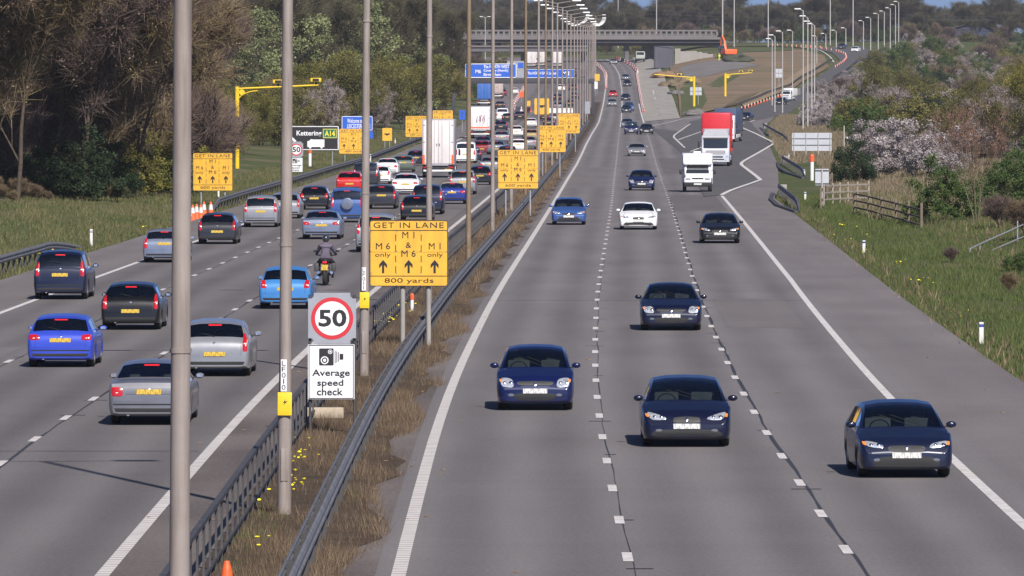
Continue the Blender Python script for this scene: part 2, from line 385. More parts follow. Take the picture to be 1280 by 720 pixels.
band('road', -.35, 10.9, -100, 1850, ASPH, 0, 5, 6)
band('hard_shoulder', 10.9, lambda Y: 13.95 if Y < 440 else RB(Y), -100, 1150, SHOULD, 0, 5, 3)
band('road', -15.6, -4.3, -100, 1900, ASPH_L, 0, 5, 6)
band('hard_shoulder', lambda Y: LB(Y), -15.6, -100, 1900, SHOULD, 0, 5, 2)
band('median', -4.3, -.35, -100, 1900, GRAVELM, -.004, 5, 3)
THATCH = mat('brown_dead_thatch', (.085,.062,.045), .95, col2=(.045,.034,.026), scale=1.5, bump=.5, spec=.1)
band('vegetated_soil', -3.0, lambda Y: -.68 + .22 * math.sin(Y * .35) + .12 * math.sin(Y * 1.1), 80, 1300, THATCH, .006, 2.5, 3)
PATCHM = road_mat('repair_patch_asphalt', (.078,.069,.069), (.140,.126,.126), 0, tracks=False, patch=.4); PATCHP = road_mat('pale_repair_patch', (.100,.088,.087), (.172,.154,.152), 0, tracks=False, patch=.4)
for i, (d0, d1, y0, y1, dk) in enumerate([(-14.9,-12.4,150,190,0),(7.3,10.3,395,452,1),(7.4,9.8,205,233,0),(-11.3,-8.6,300,360,0),(7.6,10.1,560,660,1),(.3,3.0,480,600,0),(-18.3,-15.9,200,260,0),(-7.8,-5,300,420,0)]):
    band('road_patch', d0, d1, y0, y1, PATCHM if dk else PATCHP, .003)
for i, Y in enumerate([136, 231, 322, 441]):          # transverse construction joints
    band('road_joint', -.2 if i % 2 else -15.4, 10.6 if i % 2 else -4.6, Y, Y + .07 + .0003 * Y, SEAMF, .0038)
def strip(name, Lp, Rp, m, dz, n=6, sub=6, kind='structure'):
    """surface between two polylines of photo points dropped on the ground"""
    vs, uv, fs = [], [], []; rows = []
    for k in range(len(Lp) - 1):
        for s in range(sub): 
            f = s / sub; rows.append([tuple(A[k][i] + (A[k+1][i] - A[k][i]) * f for i in (0, 1)) for A in (Lp, Rp)])
    rows.append([Lp[-1], Rp[-1]])
    for a, b in rows:
        for i in range(n + 1):
            f = i / n; X = a[0] + (b[0] - a[0]) * f; Y = a[1] + (b[1] - a[1]) * f
            vs.append((X, Y, g(X, Y) + dz)); uv.append((X, Y))
    for j in range(len(rows) - 1):
        for i in range(n):
            a = j * (n + 1) + i; fs.append((a, a + 1, a + n + 2, a + n + 1))
    me = bpy.data.meshes.new(name); me.from_pydata(vs, [], fs); setuv(me, uv); me.update()
    o = mesh_obj(name, me, m)
    if kind: o['kind'] = kind
    return o
A = lambda *p: [at(*q) for q in p]
SAND = mat('sandy_strip', (.27,.20,.135), .95, col2=(.19,.15,.09), scale=.12, spec=.1)
# slip road coming down from the right, darker surfacing
strip('slip_road', A((856,186),(848,172),(862,152),(926,137),(979,119),(1010,104),(1038,86),(1050,76),(1040,66),(1018,61),(975,58),(897,57.5)),
      A((935,196),(962,180),(938,152),(985,142),(1012,124),(1048,106),(1078,90),(1100,78),(1095,66),(1075,57.5),(980,54.5),(897,54)), NEWASPH, .035, 8, 6)
strip('slip_road', A((880,246),(862,210),(850,190),(812,160)), A((902,244),(945,225),(930,204),(966,178)), NEWASPH, .028, 8, 6)
strip('pale_works_road', A((806,152),(800,132),(796,105),(795,80),(790,72)), A((850,148),(842,124),(832,100),(825,84),(815,74)), PALE, .05, 5, 5)
strip('spoil_ground', A((850,147),(848,122),(842,98),(836,82),(850,76)), A((978,116),(1000,104),(1036,84),(1030,70),(1000,62)), SOIL, .10, 10, 6)
strip('spoil_ground', A((930,135),(965,120),(1000,100),(1030,80)), A((925,128),(950,117),(985,98),(1012,80)), SAND, .16, 4, 6)
strip('grass_patch', A((851,146),(852,128),(850,112),(858,101)), A((872,144),(884,126),(878,110),(868,102)), GRASS, .17, 5, 5)
strip('grass_patch', A((884,108),(898,98),(912,92)), A((900,110),(916,100),(925,95)), GRASS, .175, 4, 5)
strip('grass_patch', A((930,128),(948,116)), A((905,134),(925,122)), SCRUB, .18, 4, 5)
strip('grass_patch', A((896,72),(930,66),(990,64)), A((896,66),(930,61),(990,60)), GRASS, .2, 4, 5)
strip('gravel_area', A((850,88),(856,97),(880,97),(905,90)), A((846,86),(868,80),(905,76),(952,82)), GREYG, .17, 6, 5)

# painted lines: solid lines and 2 m marks with 7 m gaps, each its own sheet
def line(d, y0, y1, wd=.2, m=WHITE, dz=.006, st=5): return band('edge_line', d - wd / 2 if not callable(d) else (lambda Y: d(Y) - wd / 2), d + wd / 2 if not callable(d) else (lambda Y: d(Y) + wd / 2), y0, y1, m, dz, st)
line(0, -50, 1850, .22, RIBW); line(tab((0,10.1),(114,10.15),(160,10.3),(255,10.65),(450,10.73),(470,10.8)), -50, 452, .2)
line(-4.4, -50, 1050, .22, RIBW); line(-15.5, -50, 1250, .2)
line(tab((0,3.5),(984,3.5)), 1000, 1850, .15)
def dashes(d, y0, y1, wd=.16, per=9., ln=2.):
    f = d if callable(d) else (lambda Y: d); vs, fs = [], []
    y = y0
    while y < y1:
        b = len(vs)
        for Y in (y, y + ln):
            for s in (-1, 1):
                X = LS(Y) + f(Y) + s * wd / 2; vs.append((X, Y, g(X, Y) + .009))
        fs.append((b, b+1, b+3, b+2)); y += per
    return tag(pyd('lane_line', vs, fs, WHITE), kind='structure')
dRD1 = tab((0,3.45),(130,3.47),(453,3.58),(1800,3.5)); dRD2 = tab((0,6.9),(137,6.92),(477,7.2),(773,7.25),(1200,7.1))
dashes(dRD1, 95.5, 1000); dashes(dRD2, 97.2, 1040); dashes(-8.2, 94.6, 1300); dashes(-11.95, 98.1, 1300)
# bitumen seams with little cross cuts along the lane lines
def seam(f, y0, y1, wd, crossd):
    vs, fs = [], []; ys = ysteps(y0, y1, 3.); r = random.Random(3)
    for Y in ys:
        c = LS(Y) + f(Y) + .02 * math.sin(Y * .21) + r.uniform(-.02, .02); ww = wd * r.uniform(.4, 1.1)
        for s in (-1, 1): vs.append((c + s * ww / 2, Y, g(c, Y) + .0045))
    for j in range(len(ys) - 1): a = j * 2; fs.append((a, a+1, a+3, a+2))
    Y = y0
    while Y < y1:
        c = LS(Y) + f(Y); b = len(vs); l1, l2 = r.uniform(.05, .35), r.uniform(.05, .35)
        vs += [(c - l1, Y, g(c, Y) + .0075), (c + l2, Y, g(c, Y) + .0075), (c + l2, Y + .13, g(c, Y) + .0075), (c - l1, Y + .13, g(c, Y) + .0075)]; fs.append((b, b+1, b+2, b+3))
        Y += r.uniform(7, 26)
    return tag(pyd('bitumen_seam', vs, fs, SEAM), kind='structure')
seam(lambda Y: dRD1(Y) + .06, 90, 300, .028, 1); seam(lambda Y: dRD2(Y) + .06, 90, 520, .085, 1); seam(lambda Y: -8.14, 90, 420, .07, 1); seam(lambda Y: -11.9, 90, 360, .05, 1)
# free lines by photo points (slip-road edge, chevron, works)
def polyline(pts, wd, dz=.05, m=WHITE, name='edge_line', smooth=True):
    pp = [Vector(at(*q)) for q in pts]
    if smooth:
        out = []
        for i in range(len(pp) - 1):
            p0, p1, p2, p3 = pp[max(i-1, 0)], pp[i], pp[i+1], pp[min(i+2, len(pp)-1)]
            for k in range(8):
                t = k / 8; out.append(.5 * ((2*p1) + (p2-p0)*t + (2*p0-5*p1+4*p2-p3)*t*t + (3*p1-p0-3*p2+p3)*t**3))
        pp = out + [pp[-1]]
    vs, fs = [], []
    for i, p in enumerate(pp):
        d = (pp[min(i+1, len(pp)-1)] - pp[max(i-1, 0)]).normalized(); n = Vector((d.y, -d.x))
        for s in (-1, 1): q = p + n * s * wd / 2; vs.append((q.x, q.y, g(q.x, q.y) + dz))
    for j in range(len(pp) - 1): a = j * 2; fs.append((a, a+1, a+3, a+2))
    return tag(pyd(name, vs, fs, m), kind='structure')
polyline([(902,244.5),(915,238),(946,227),(949,224),(930,209),(927,206),(931,201),(962,183),(966,180),(964,177),(928,160),(924,157),(930,154),(943,150.5)], .32)
polyline([(815,158),(845,151),(862,148.5),(879,146)], .25)
polyline([(863,155),(843,169),(842,172),(856,185)], .22, smooth=False); polyline([(848,175),(862,170),(876,165)], .22, smooth=False); polyline([(863,190),(878,184)], .22, smooth=False)
polyline([(805,154),(798.5,130)], .25); polyline([(826,150),(820,128),(814,104)], .22)
polyline([(1042,78),(1037,71),(1024,63),(1000,59)], .35)

# ---------------------------------------------------------------- vegetation generators
def frame(d):
    d = d.normalized(); a = Vector((0,0,1)) if abs(d.z) < .9 else Vector((1,0,0)); u = d.cross(a).normalized(); return u, d.cross(u)
def tube(V, Fc, p0, p1, r0, r1, n=4):
    u, v = frame(p1 - p0); b = len(V)
    for p, r in ((p0, r0), (p1, r1)):
        for i in range(n):
            t = 2 * math.pi * i / n; V.append(p + u * (math.cos(t) * r) + v * (math.sin(t) * r))
    for i in range(n): Fc.append((b+i, b+(i+1) % n, b+n+(i+1) % n, b+n+i))
def skeleton(rnd, h, spread, levels, nb, up=.5, stems=1, trunkr=.16, bare=.25):
    """tapered trunk and limbs; returns limb quads and the list of branch tips"""
    V, Fc, tips = [], [], []
    def grow(p, d, L, r, lv):
        seg = 3 if lv < 2 else 2; q = p
        for s in range(seg):
            d = (d + Vector((rnd.uniform(-1,1), rnd.uniform(-1,1), rnd.uniform(-.3,.7))) * .16).normalized()
            n = q + d * (L / seg); r2 = r * (.84 if s < seg - 1 else .72)
            tube(V, Fc, q, n, r, r2, 6 if lv == 0 else 4 if lv < 3 else 3 if False else 4)
            q, r = n, r2
            if True:
                k = nb if s == seg - 1 else nb // 2
                if lv < levels:
                    for _ in range(k):
                        a = rnd.uniform(0, 6.283); u, v = frame(d); sp = spread * rnd.uniform(.6, 1.2)
                        nd_ = (d + (u * math.cos(a) + v * math.sin(a)) * sp + Vector((0,0,up * .3))).normalized()
                        grow(q, nd_, L * rnd.uniform(.55, .78), r * rnd.uniform(.5, .7), lv + 1)
        tips.append((q, d, lv))
    for s in range(stems):
        a = rnd.uniform(0, 6.283); off = Vector((math.cos(a), math.sin(a), 0)) * (.25 * h * .12 * (stems > 1))
        d = Vector((math.cos(a) * .28 * (stems > 1), math.sin(a) * .28 * (stems > 1), 1))
        grow(off, d, h * (.42 if stems == 1 else .40), trunkr * h / 8 * (1 if stems == 1 else .6), 0)
    return V, Fc, tips
def leaves(centers, radii, per, size, rs, flat=.0):
    """small quads scattered in clumps round the given centres"""
    C = np.repeat(np.asarray(centers, float), per, 0); Rr = np.repeat(np.asarray(radii, float), per)
    n = len(C); d = rs.normal(size=(n, 3)); d /= np.linalg.norm(d, axis=1)[:, None]
    pos = C + d * (Rr * rs.random(n) ** .5)[:, None] * np.array([1, 1, .8])
    a = rs.normal(size=(n, 3)); a[:, 2] *= .7; a /= np.linalg.norm(a, axis=1)[:, None]
    b = np.cross(a, rs.normal(size=(n, 3))); b /= np.linalg.norm(b, axis=1)[:, None]
    s = size * (.6 + .8 * rs.random(n))[:, None]
    V = np.concatenate([pos - a*s*.5 - b*s*.32, pos + a*s*.5 - b*s*.25, pos + a*s*.6 + b*s*.3, pos - a*s*.4 + b*s*.35], 1).reshape(-1, 3)
    Fc = np.arange(n * 4).reshape(-1, 4)
    tint = np.repeat(rs.random(len(centers)), per) * .6 + rs.random(n) * .4
    return V, Fc, tint
def twigs(tips, per, L, wd, rs, up=.3):
    """thin tapering three-sided slivers fanning from each branch tip"""
    P0, P1 = [], []
    for q, d, lv in tips:
        for _ in range(per):
            v = np.array(d) + rs.normal(size=3) * .85 + np.array([0, 0, up]); v /= np.linalg.norm(v)
            s = np.array(q) - np.array(d) * rs.random() * L * .6
            P0.append(s); P1.append(s + v * L * (.5 + rs.random()))
    P0, P1 = np.array(P0), np.array(P1); n = len(P0)
    k = rs.normal(size=(n, 3)); u = np.cross(P1 - P0, k); u /= np.linalg.norm(u, axis=1)[:, None]; u *= wd / 2
    w_ = np.cross(P1 - P0, u); w_ /= np.linalg.norm(w_, axis=1)[:, None]; w_ *= wd / 2
    V = np.concatenate([P0 - u, P0 + u, P1 + u * .25, P1 - u * .25], 1).reshape(-1, 3)
    V2 = np.concatenate([P0 - w_, P0 + w_, P1 + w_ * .25, P1 - w_ * .25], 1).reshape(-1, 3)
    V = np.concatenate([V, V2]); m = len(V) // 4
    t = rs.random(n); return V, np.arange(m * 4).reshape(-1, 4), np.concatenate([t, t])
FM = {
 'bud': foliage_mat('red_brown_buds', [(.14,.075,.05),(.24,.14,.10),(.34,.22,.17)], .8),
 'bare':   foliage_mat('bare_brown_twigs', [(.075,.050,.038),(.145,.100,.070),(.22,.165,.11),(.22,.18,.08)], .9, .0),
 'purple': foliage_mat('purplish_twigs', [(.075,.053,.048),(.135,.098,.085),(.21,.16,.135)], .9, .0),
 'olive':  foliage_mat('olive_budding_leaves', [(.065,.060,.022),(.145,.135,.042),(.24,.215,.07)], .8),
 'green':  foliage_mat('mid_green_leaves', [(.030,.055,.016),(.060,.100,.026),(.105,.150,.04)], .7),
 'dark':   foliage_mat('dark_evergreen_leaves', [(.012,.024,.012),(.026,.045,.020),(.05,.075,.03)], .7),
 'willow': foliage_mat('pale_willow_leaves', [(.095,.115,.045),(.22,.245,.11),(.35,.37,.19)], .7),
 'yellow': foliage_mat('yellow_green_leaves', [(.085,.085,.020),(.18,.165,.04),(.30,.27,.07)], .75),
 'blossom':foliage_mat('pinkish_white_blossom', [(.17,.14,.135),(.33,.285,.285),(.54,.485,.49)], .8),
 'dusky':  foliage_mat('dusky_blossom', [(.13,.10,.085),(.27,.225,.205),(.54,.48,.46)], .8),
 'far':    foliage_mat('far_wood_twigs', [(.050,.042,.034),(.090,.078,.052),(.13,.12,.065)], .9, .0),
}
PROTO = {}
def join_np(parts):
    V, Fc, T, o = [], [], [], 0
    for v, f, t in parts: V.append(v); Fc.append(f + o); T.append(t); o += len(v)
    return np.concatenate(V), np.concatenate(Fc), np.concatenate(T)
def make_plant(key, kind, h, style, seed):
    """unit plant of height h: Empty > trunk, crown"""
    rnd = random.Random(seed); rs = np.random.default_rng(seed); bark = BARK
    if style == 'bare':
        V, Fc, tips = skeleton(rnd, h, .62, 4, 3, stems=1, trunkr=.085)
        tw = twigs(tips, max(8, int(15000 / max(1, len(tips)))), h * .085, .030 * h / 12, rs, up=.1)
        c = [np.array(q) for q, d, l in tips]; rs.shuffle(c); c = c[:max(60, len(c) // 3)]; sp_ = leaves(c, [h * .06] * len(c), max(6, int(3500 / len(c))), .085 * h / 12, rs); crown = join_np([tw, (sp_[0], sp_[1], sp_[2] * .5 + .6)])
    elif style == 'scrub':                              # many-stemmed bare bush
        V, Fc, tips = skeleton(rnd, h, .75, 3, 3, stems=6, trunkr=.10, bare=0)
        crown = twigs(tips, max(8, int(9000 / max(1, len(tips)))), h * .15, .028, rs)
    elif style == 'budding':                            # bare limbs with a haze of small leaves
        V, Fc, tips = skeleton(rnd, h, .65, 3, 3, stems=2, trunkr=.11)
        c = [np.array(q) for q, d, l in tips]
        crown = join_np([twigs(tips, 6, h * .1, .03, rs), leaves(c, [h * .07] * len(c), max(10, int(9000 / len(c))), .10 * h / 8, rs)])
    elif style == 'sparse':                             # slender young tree, a few buds
        V, Fc, tips = skeleton(rnd, h, .42, 3, 3, stems=3, trunkr=.10)
        c = [np.array(q) for q, d, l in tips]
        crown = join_np([twigs(tips, 3, h * .08, .022, rs, up=.8), leaves(c, [h * .03] * len(c), max(3, int(1500 / len(c))), .07 * h / 6, rs)])
    elif style == 'round':                              # dense crown made of lumpy clumps
        V, Fc, tips = skeleton(rnd, h, .7, 2, 3, stems=1, trunkr=.14)
        c, r = [], []
        for _ in range(110):
            a, b = rnd.uniform(0, 6.283), math.acos(rnd.uniform(-.75, 1)); rr = rnd.uniform(.55, 1.0)
            lump = 1 + .18 * math.sin(3 * a + seed) * math.sin(2 * b) + rnd.uniform(-.1, .12)
            c.append((math.cos(a) * math.sin(b) * h * .40 * rr * lump, math.sin(a) * math.sin(b) * h * .40 * rr * lump, h * .56 + math.cos(b) * h * .42 * rr * lump)); r.append(h * rnd.uniform(.06, .11))
        crown = leaves(c, r, 120, .14 * h / 8, rs)
    elif style == 'bush':                               # wide low shrub, leaves to the ground
        V, Fc, tips = skeleton(rnd, h, .8, 2, 3, stems=5, trunkr=.09, bare=0)
        c, r = [], []
        for _ in range(90):
            a, b = rnd.uniform(0, 6.283), math.acos(rnd.uniform(0, 1)); rr = rnd.uniform(.45, 1.0) ; lump = 1 + rnd.uniform(-.14, .12) + .12 * math.sin(2 * a + seed)
            c.append((math.cos(a) * math.sin(b) * h * .72 * rr * lump, math.sin(a) * math.sin(b) * h * .72 * rr * lump, h * .12 + math.cos(b) * h * .80 * rr * lump)); r.append(h * rnd.uniform(.08, .15))
        crown = leaves(c, r, 130, .10 * h / 4, rs)
    elif style == 'willow':                             # upright feathery round crown
        V, Fc, tips = skeleton(rnd, h, .55, 3, 3, stems=3, trunkr=.12)
        c, r = [], []
        for _ in range(150):
            a = rnd.uniform(0, 6.283); z = rnd.uniform(.08, 1.0); rad = h * .40 * math.sqrt(max(0.03, 1 - ((z - .45) / .58) ** 2)) * rnd.uniform(.3, 1.02)
            c.append((math.cos(a) * rad, math.sin(a) * rad, z * h * .95)); r.append(h * rnd.uniform(.04, .08))
        crown = leaves(c, r, 110, .11 * h / 8, rs)
    ez = empty(key); V = np.array([tuple(v) for v in V])
    t = np_mesh('trunk', V, np.array(Fc), BARKL if style in ('willow', 'sparse') else BARK)
    cr = np_mesh('crown', crown[0], crown[1], FM[kind], crown[2])
    mesh_obj('trunk', t, None, ez); mesh_obj('crown', cr, None, ez)
    PROTO[(key, kind)] = PROTO.get((key, kind), []) + [(ez, h)]
    ez['_used'] = 0; return ez
def put_plant(key, kind, X, Y, h, label, cat, group, z=None, rz=None, wide=1.):
    lst = PROTO[(key, kind)]; e, ph = lst[random.randrange(len(lst))]
    rz = random.uniform(0, 6.28) if rz is None else rz
    s = h / ph; zz = g(X, Y) + (verge(X - LS(Y), Y) if z is None else z) - .05
    if not e['_used']:
        e['_used'] = 1; o = e; o.location = (X, Y, zz); o.rotation_euler = (0, 0, rz)
    else: o = dup(e, (X, Y, zz), rz)
    o.scale = (s * wide, s * wide, s); tag(o, label, cat, group); return o
for key, kind, h, st, n in (('bare_tree','bare',12,'bare',3),('bare_tree','purple',12,'bare',2),('bare_bush','purple',4,'scrub',2),('bare_bush','bare',4,'scrub',1),
        ('budding_tree','olive',8,'budding',2),('budding_tree','yellow',8,'budding',1),('budding_tree','dusky',6,'budding',1),('leafy_tree','green',8,'round',2),('willow_tree','willow',10,'willow',2),
        ('leafy_bush','dark',4,'bush',2),('leafy_bush','green',4,'bush',2),('leafy_bush','yellow',4,'bush',1),('blossom_bush','blossom',4,'bush',2),('blossom_bush','dusky',4,'budding',2),
        ('woodland_tree','far',12,'bare',3),('leafy_bush','olive',4,'bush',2),('young_tree','bud',6,'sparse',1)):
    for i in range(n): make_plant(key, kind, h, st, hash_seed := (len(PROTO) * 31 + i * 7 + int(h)))

def ppm(Y): return F / Y
def tree_px(key, kind, px, py, hpx, label, cat='tree', group=None, wide=1.):
    X, Y = at(px, py); return put_plant(key, kind, X, Y, hpx / ppm(Y), label, cat, group, wide=wide)

# ---------------------------------------------------------------- vegetation placed on the banks
def lzone(px): return 'at the left edge of the photo' if px < 45 else 'midway between the left edge and the nearest column' if px < 110 else 'left of the nearest lighting column' if px < 205 else 'just right of the nearest lighting column' if px < 260 else 'by the camera mast' if px < 330 else 'behind the Kettering sign' if px < 415 else 'behind the county sign' if px < 470 else 'behind the left verge yellow signs' if px < 530 else 'above the white box lorry'
def rzone(px, py):
    a = 'at the right edge' if px > 1245 else 'on the far right' if px > 1195 else 'right of centre' if px > 1140 else 'near the pale column row' if px > 1085 else 'beside the column cluster'
    b = 'high up' if py < 100 else 'upper part' if py < 125 else 'half way up' if py < 155 else 'low down'
    return f'{b} in the right bank thicket, {a}'
GL = 'trees and shrubs on the left bank'; GRr = 'shrubs and trees on the right bank'; GF = 'trees of the wood behind the overbridge'
LB_BARE = 'bare brown roadside tree in the leafless stand on the left bank'
for px, py, hp in [(-28,272,310),(22,270,330),(64,262,300),(102,264,300),(138,258,300),(172,256,285),(204,248,250),(45,252,300),(86,247,290),(150,240,270),(4,246,290),(190,236,255),(225,232,215),(120,230,280),(30,240,300),(70,236,300),(98,240,290),(160,236,270),(54,232,290),(138,232,280),(180,228,250),(12,232,300),(208,226,215)]:
    tree_px('bare_tree', 'bare' if int(px) % 3 else 'purple', px, py, hp, 'bare brown roadside tree standing ' + lzone(px), 'tree', GL)
for i in range(20):
    tree_px('bare_bush', 'bare', -4 + i * 11 + random.uniform(-9, 9), 272 - i * .9 + random.uniform(-7, 4), random.uniform(12, 30), 'low brown scrub below the bare trees, ' + lzone(i * 11), 'bush', GL, wide=random.uniform(.7, 1.3))
for i in range(16):
    tree_px('bare_bush', 'bare' if i % 3 else 'purple', -5 + i * 15 + random.uniform(-6, 6), 262 - i * 1.1 + random.uniform(-4, 4), random.uniform(120, 185), 'tall bare bush filling the leafless stand, ' + lzone(i * 15), 'bush', GL, wide=.7)
for i in range(22):
    tree_px('bare_bush', 'bare' if i % 3 else 'purple', 4 + i * 11.5 + random.uniform(-6, 6), 258 - i * .9 + random.uniform(-6, 4), random.uniform(70, 120), 'low bare bush under the leafless trees, ' + lzone(i * 11.5), 'bush', GL)
for px, py, hp in [(58,264,78),(96,264,92),(128,260,84),(16,262,66),(76,258,100),(40,262,60)]:
    tree_px('leafy_bush', 'dark', px, py, hp, 'dark evergreen bush under the bare trees at the left edge of the photo', 'bush', GL)
for px, py, hp, k in [(178,256,70,'yellow'),(196,250,92,'yellow'),(232,238,66,'olive'),(196,252,60,'green'),(214,246,60,'green')]:
    tree_px('leafy_bush', k, px, py, hp, 'yellow green shrub behind the second lighting column on the left bank', 'bush', GL)
for px, py, hp, lb in [(268,176,160,'large pale green willow left of the yellow camera mast'),(312,178,162,'large pale green willow right of the yellow camera mast'),(372,172,156,'narrow pale green willow behind the black Kettering sign'),
                   (446,164,160,'tall pale green willow behind the third lighting column'),(494,158,154,'pale green willow at the right end of the willow row'),(410,166,120,'lower pale green willow between two taller willows')]:
    tree_px('willow_tree', 'willow', px, py, hp, lb, 'tree', None, wide=1.05)
for px, py, hp, k2 in [(395,182,92,'yellow'),(415,178,100,'olive'),(440,174,96,'yellow'),(462,172,92,'olive'),(480,168,88,'yellow'),(505,165,92,'olive'),(524,160,84,'yellow'),(376,186,84,'olive'),(352,190,80,'olive'),(330,196,78,'yellow'),(308,200,80,'olive'),(262,204,88,'yellow'),(240,212,92,'olive'),(536,152,70,'olive'),(550,150,60,'yellow'),(427,186,80,'olive')]:
    tree_px('budding_tree', k2, px, py, hp, 'loose tree breaking into ' + k2 + ' leaf below the willows, ' + lzone(px), 'tree', 'budding trees below the willows', wide=1.25)
for i in range(26):
    px = 205 + i * 13.5 + random.uniform(-5, 5)
    tree_px('woodland_tree', 'far', px, random.uniform(172, 180) - (i * .9), random.uniform(185, 230) - i * 2.6, 'dark bare wood tree behind the willows, ' + lzone(px), 'tree', 'wood behind the willows')
for i in range(34):
    t = i / 33; px = 236 + t * 330; py = 240 - 88 * t ** .85 + random.uniform(-5, 3); k = random.choice(['bare','purple','bare_b','olive','olive2','yellow'])
    hp = random.uniform(62, 92) * (1 - .35 * t)
    a = {'bare':('bare_bush','bare'),'purple':('bare_bush','purple'),'bare_b':('budding_tree','olive'),'olive':('leafy_bush','olive'),'olive2':('budding_tree','olive'),'yellow':('budding_tree','yellow')}[k]
    tree_px(*a, px, py - 15, hp * .95, {'bare_bush':'bare brown thorny bush behind the left safety barrier','budding_tree':'thin olive budding tree behind the left barrier','leafy_bush':'olive green shrub behind the left safety barrier'}[a[0]] + ', ' + lzone(px), 'bush' if 'bush' in a[0] else 'tree', GL)
for px, py, hp in [(268,226,88),(285,222,84),(400,190,78),(425,184,72),(482,176,62),(470,178,60)]:
    tree_px('blossom_bush', 'dusky', px, py, hp, 'dusky pink blackthorn in blossom on the left bank', 'bush', 'blackthorns on the left bank', wide=.8)
for i in range(30):
    px = 512 + random.uniform(0, 82); py = 150 - (px - 512) * .25 + random.uniform(-14, 4)
    k = random.choice([('leafy_bush','olive'),('leafy_bush','green'),('budding_tree','yellow'),('bare_bush','purple'),('leafy_bush','yellow')])
    tree_px(*k, px - 6, py - 6, random.uniform(26, 46), 'shrub on the bank left of the blue gantry sign', 'bush', GL)
for px, py, hp in [(632,100,44),(645,98,38),(618,96,34),(604,98,36)]:
    tree_px('leafy_bush', 'olive', px - 20, py, hp * .8, 'olive green bush above the blue gantry sign below the bridge', 'bush', GL)
for i in range(16):
    tree_px('woodland_tree', 'far', 530 + i * 9, 66 + random.uniform(-2, 3), random.uniform(40, 62), 'bare brown tree behind the left end of the bridge', 'tree', GF)
# wood on the skyline: rows of trees well beyond the bridge
for row, (Y0, hh, n) in enumerate([(2010, 12, 34), (2150, 14, 34), (2350, 15, 36), (2600, 15, 34)]):
    for i in range(n):
        px = 500 + (i + random.uniform(-.35, .35)) * (800 / n); Y = Y0 + random.uniform(-35, 35); X = (px - CX) * Y / F
        h = hh * random.uniform(.72, 1.12) * (.80 if 925 < px < 1010 or 800 < px < 830 or px > 1140 else 1)
        put_plant('woodland_tree', 'far', X, Y, h, 'bare tree in the hazy wood on the skyline beyond the bridge', 'tree', GF, wide=1.25)
        put_plant(*random.choice([('leafy_bush','olive'),('leafy_bush','green'),('bare_bush','purple'),('bare_bush','bare')]), X + 6, Y - 20, h * random.uniform(.35, .6), 'low bush at the foot of the skyline wood', 'bush', 'bushes below the skyline wood')
for px, py, hp in [(913,52,20),(925,52,22),(936,53,20),(902,52,17)]:
    X, Y = at(px, py + 1); put_plant('blossom_bush', 'dusky', X, Y + 30, hp / ppm(Y), 'pale blossoming bush behind the road right of the bridge', 'bush', 'pale bushes beyond the bridge')
# right bank, individually placed ones
RT = [('blossom_bush','blossom',1094,212,56,1.15,'white blackthorn in blossom left of the largest one on the right bank'),
      ('blossom_bush','blossom',1140,228,74,1.2,'largest white blackthorn in blossom behind the timber fence'),
      ('blossom_bush','blossom',1118,222,64,1.15,'white blackthorn in the middle of the blossom thicket'),
      ('blossom_bush','blossom',1160,230,60,1.1,'white blackthorn in front of the right half of the thicket'),
      ('blossom_bush','blossom',1178,228,58,1.15,'low white blackthorn at the right end of the blossom thicket'),
      ('leafy_bush','dark',1066,234,66,.75,'dark green rounded bush right of the small square sign back'),
      ('leafy_bush','green',1182,285,82,.85,'dark green bush beside the young red budded tree'),
      ('leafy_bush','green',1150,282,26,.8,'low dark green bush at the end of the timber fence'),
      ('bare_bush','purple',1250,300,40,1.1,'brown bush beside the top of the handrail steps'),('bare_bush','bare',1284,312,50,1.1,'brown bush cut by the right edge below the handrail'),
      ('leafy_bush','green',1278,345,34,1.0,'low green bush on the grass bank at the right edge'),('bare_bush','bare',1262,366,26,.9,'low brown weedy clump on the grass bank near the right edge'),('bare_bush','purple',1190,330,20,.9,'small dark weedy clump in the grass left of the handrail'),
      ('young_tree','bud',1222,290,150,.80,'slender young tree with red brown buds on the right verge'),
      ('leafy_bush','green',1082,180,56,.9,'bright green bush behind the wide grey sign back'),
      ('blossom_bush','blossom',1108,166,44,.9,'white blackthorn above the bright green bush'),
      ('budding_tree','yellow',1262,196,100,.8,'yellow green tree coming into leaf at the right edge'),
      ('budding_tree','yellow',1290,206,120,.8,'yellow green tree cut off by the right edge of the photo'),
      ('leafy_bush','green',1262,262,70,.9,'dark green bush behind the metal handrail'),
      ('leafy_bush','green',1290,255,80,.9,'green bush at the far right edge above the handrail'),
      ('blossom_bush','blossom',1222,92,28,1.0,'small white blossom bush high on the right bank'),
      ('blossom_bush','dusky',1150,92,34,.8,'pale blossom tree beside the far lighting columns'),
      ('blossom_bush','blossom',1150,98,22,.8,'white blossom bush low beside a dark evergreen on the right bank'),
      ('leafy_tree','green',1128,104,52,1.,'large dark round tree just right of the far column row'),('leafy_bush','dark',1100,96,36,.8,'dark evergreen bush at the foot of the far column row'),
      ('leafy_bush','dark',1152,122,44,.8,'dark evergreen mass below the far white blossom'),('blossom_bush','blossom',1142,74,36,.8,'pale blossom tree on the skyline beside the far columns'),('blossom_bush','blossom',1110,146,40,.8,'pinkish blossom bush half way up the right bank'),('blossom_bush','dusky',1128,130,44,.9,'dusky blossom bush above the pinkish one'),
      ('blossom_bush','blossom',1012,158,44,.5,'white blossom bush behind the tall pale columns'),('blossom_bush','blossom',1030,160,40,.55,'white blossom bush right of the tall pale columns'),
      ('leafy_tree','green',1165,85,40,1.,'dark green round tree behind the far blossom bushes')]
for k1, k2, px, py, hp, wd, lb in RT: tree_px(k1, k2, px, py, hp, lb, 'tree' if 'tree' in k1 else 'bush', None, wide=wd)
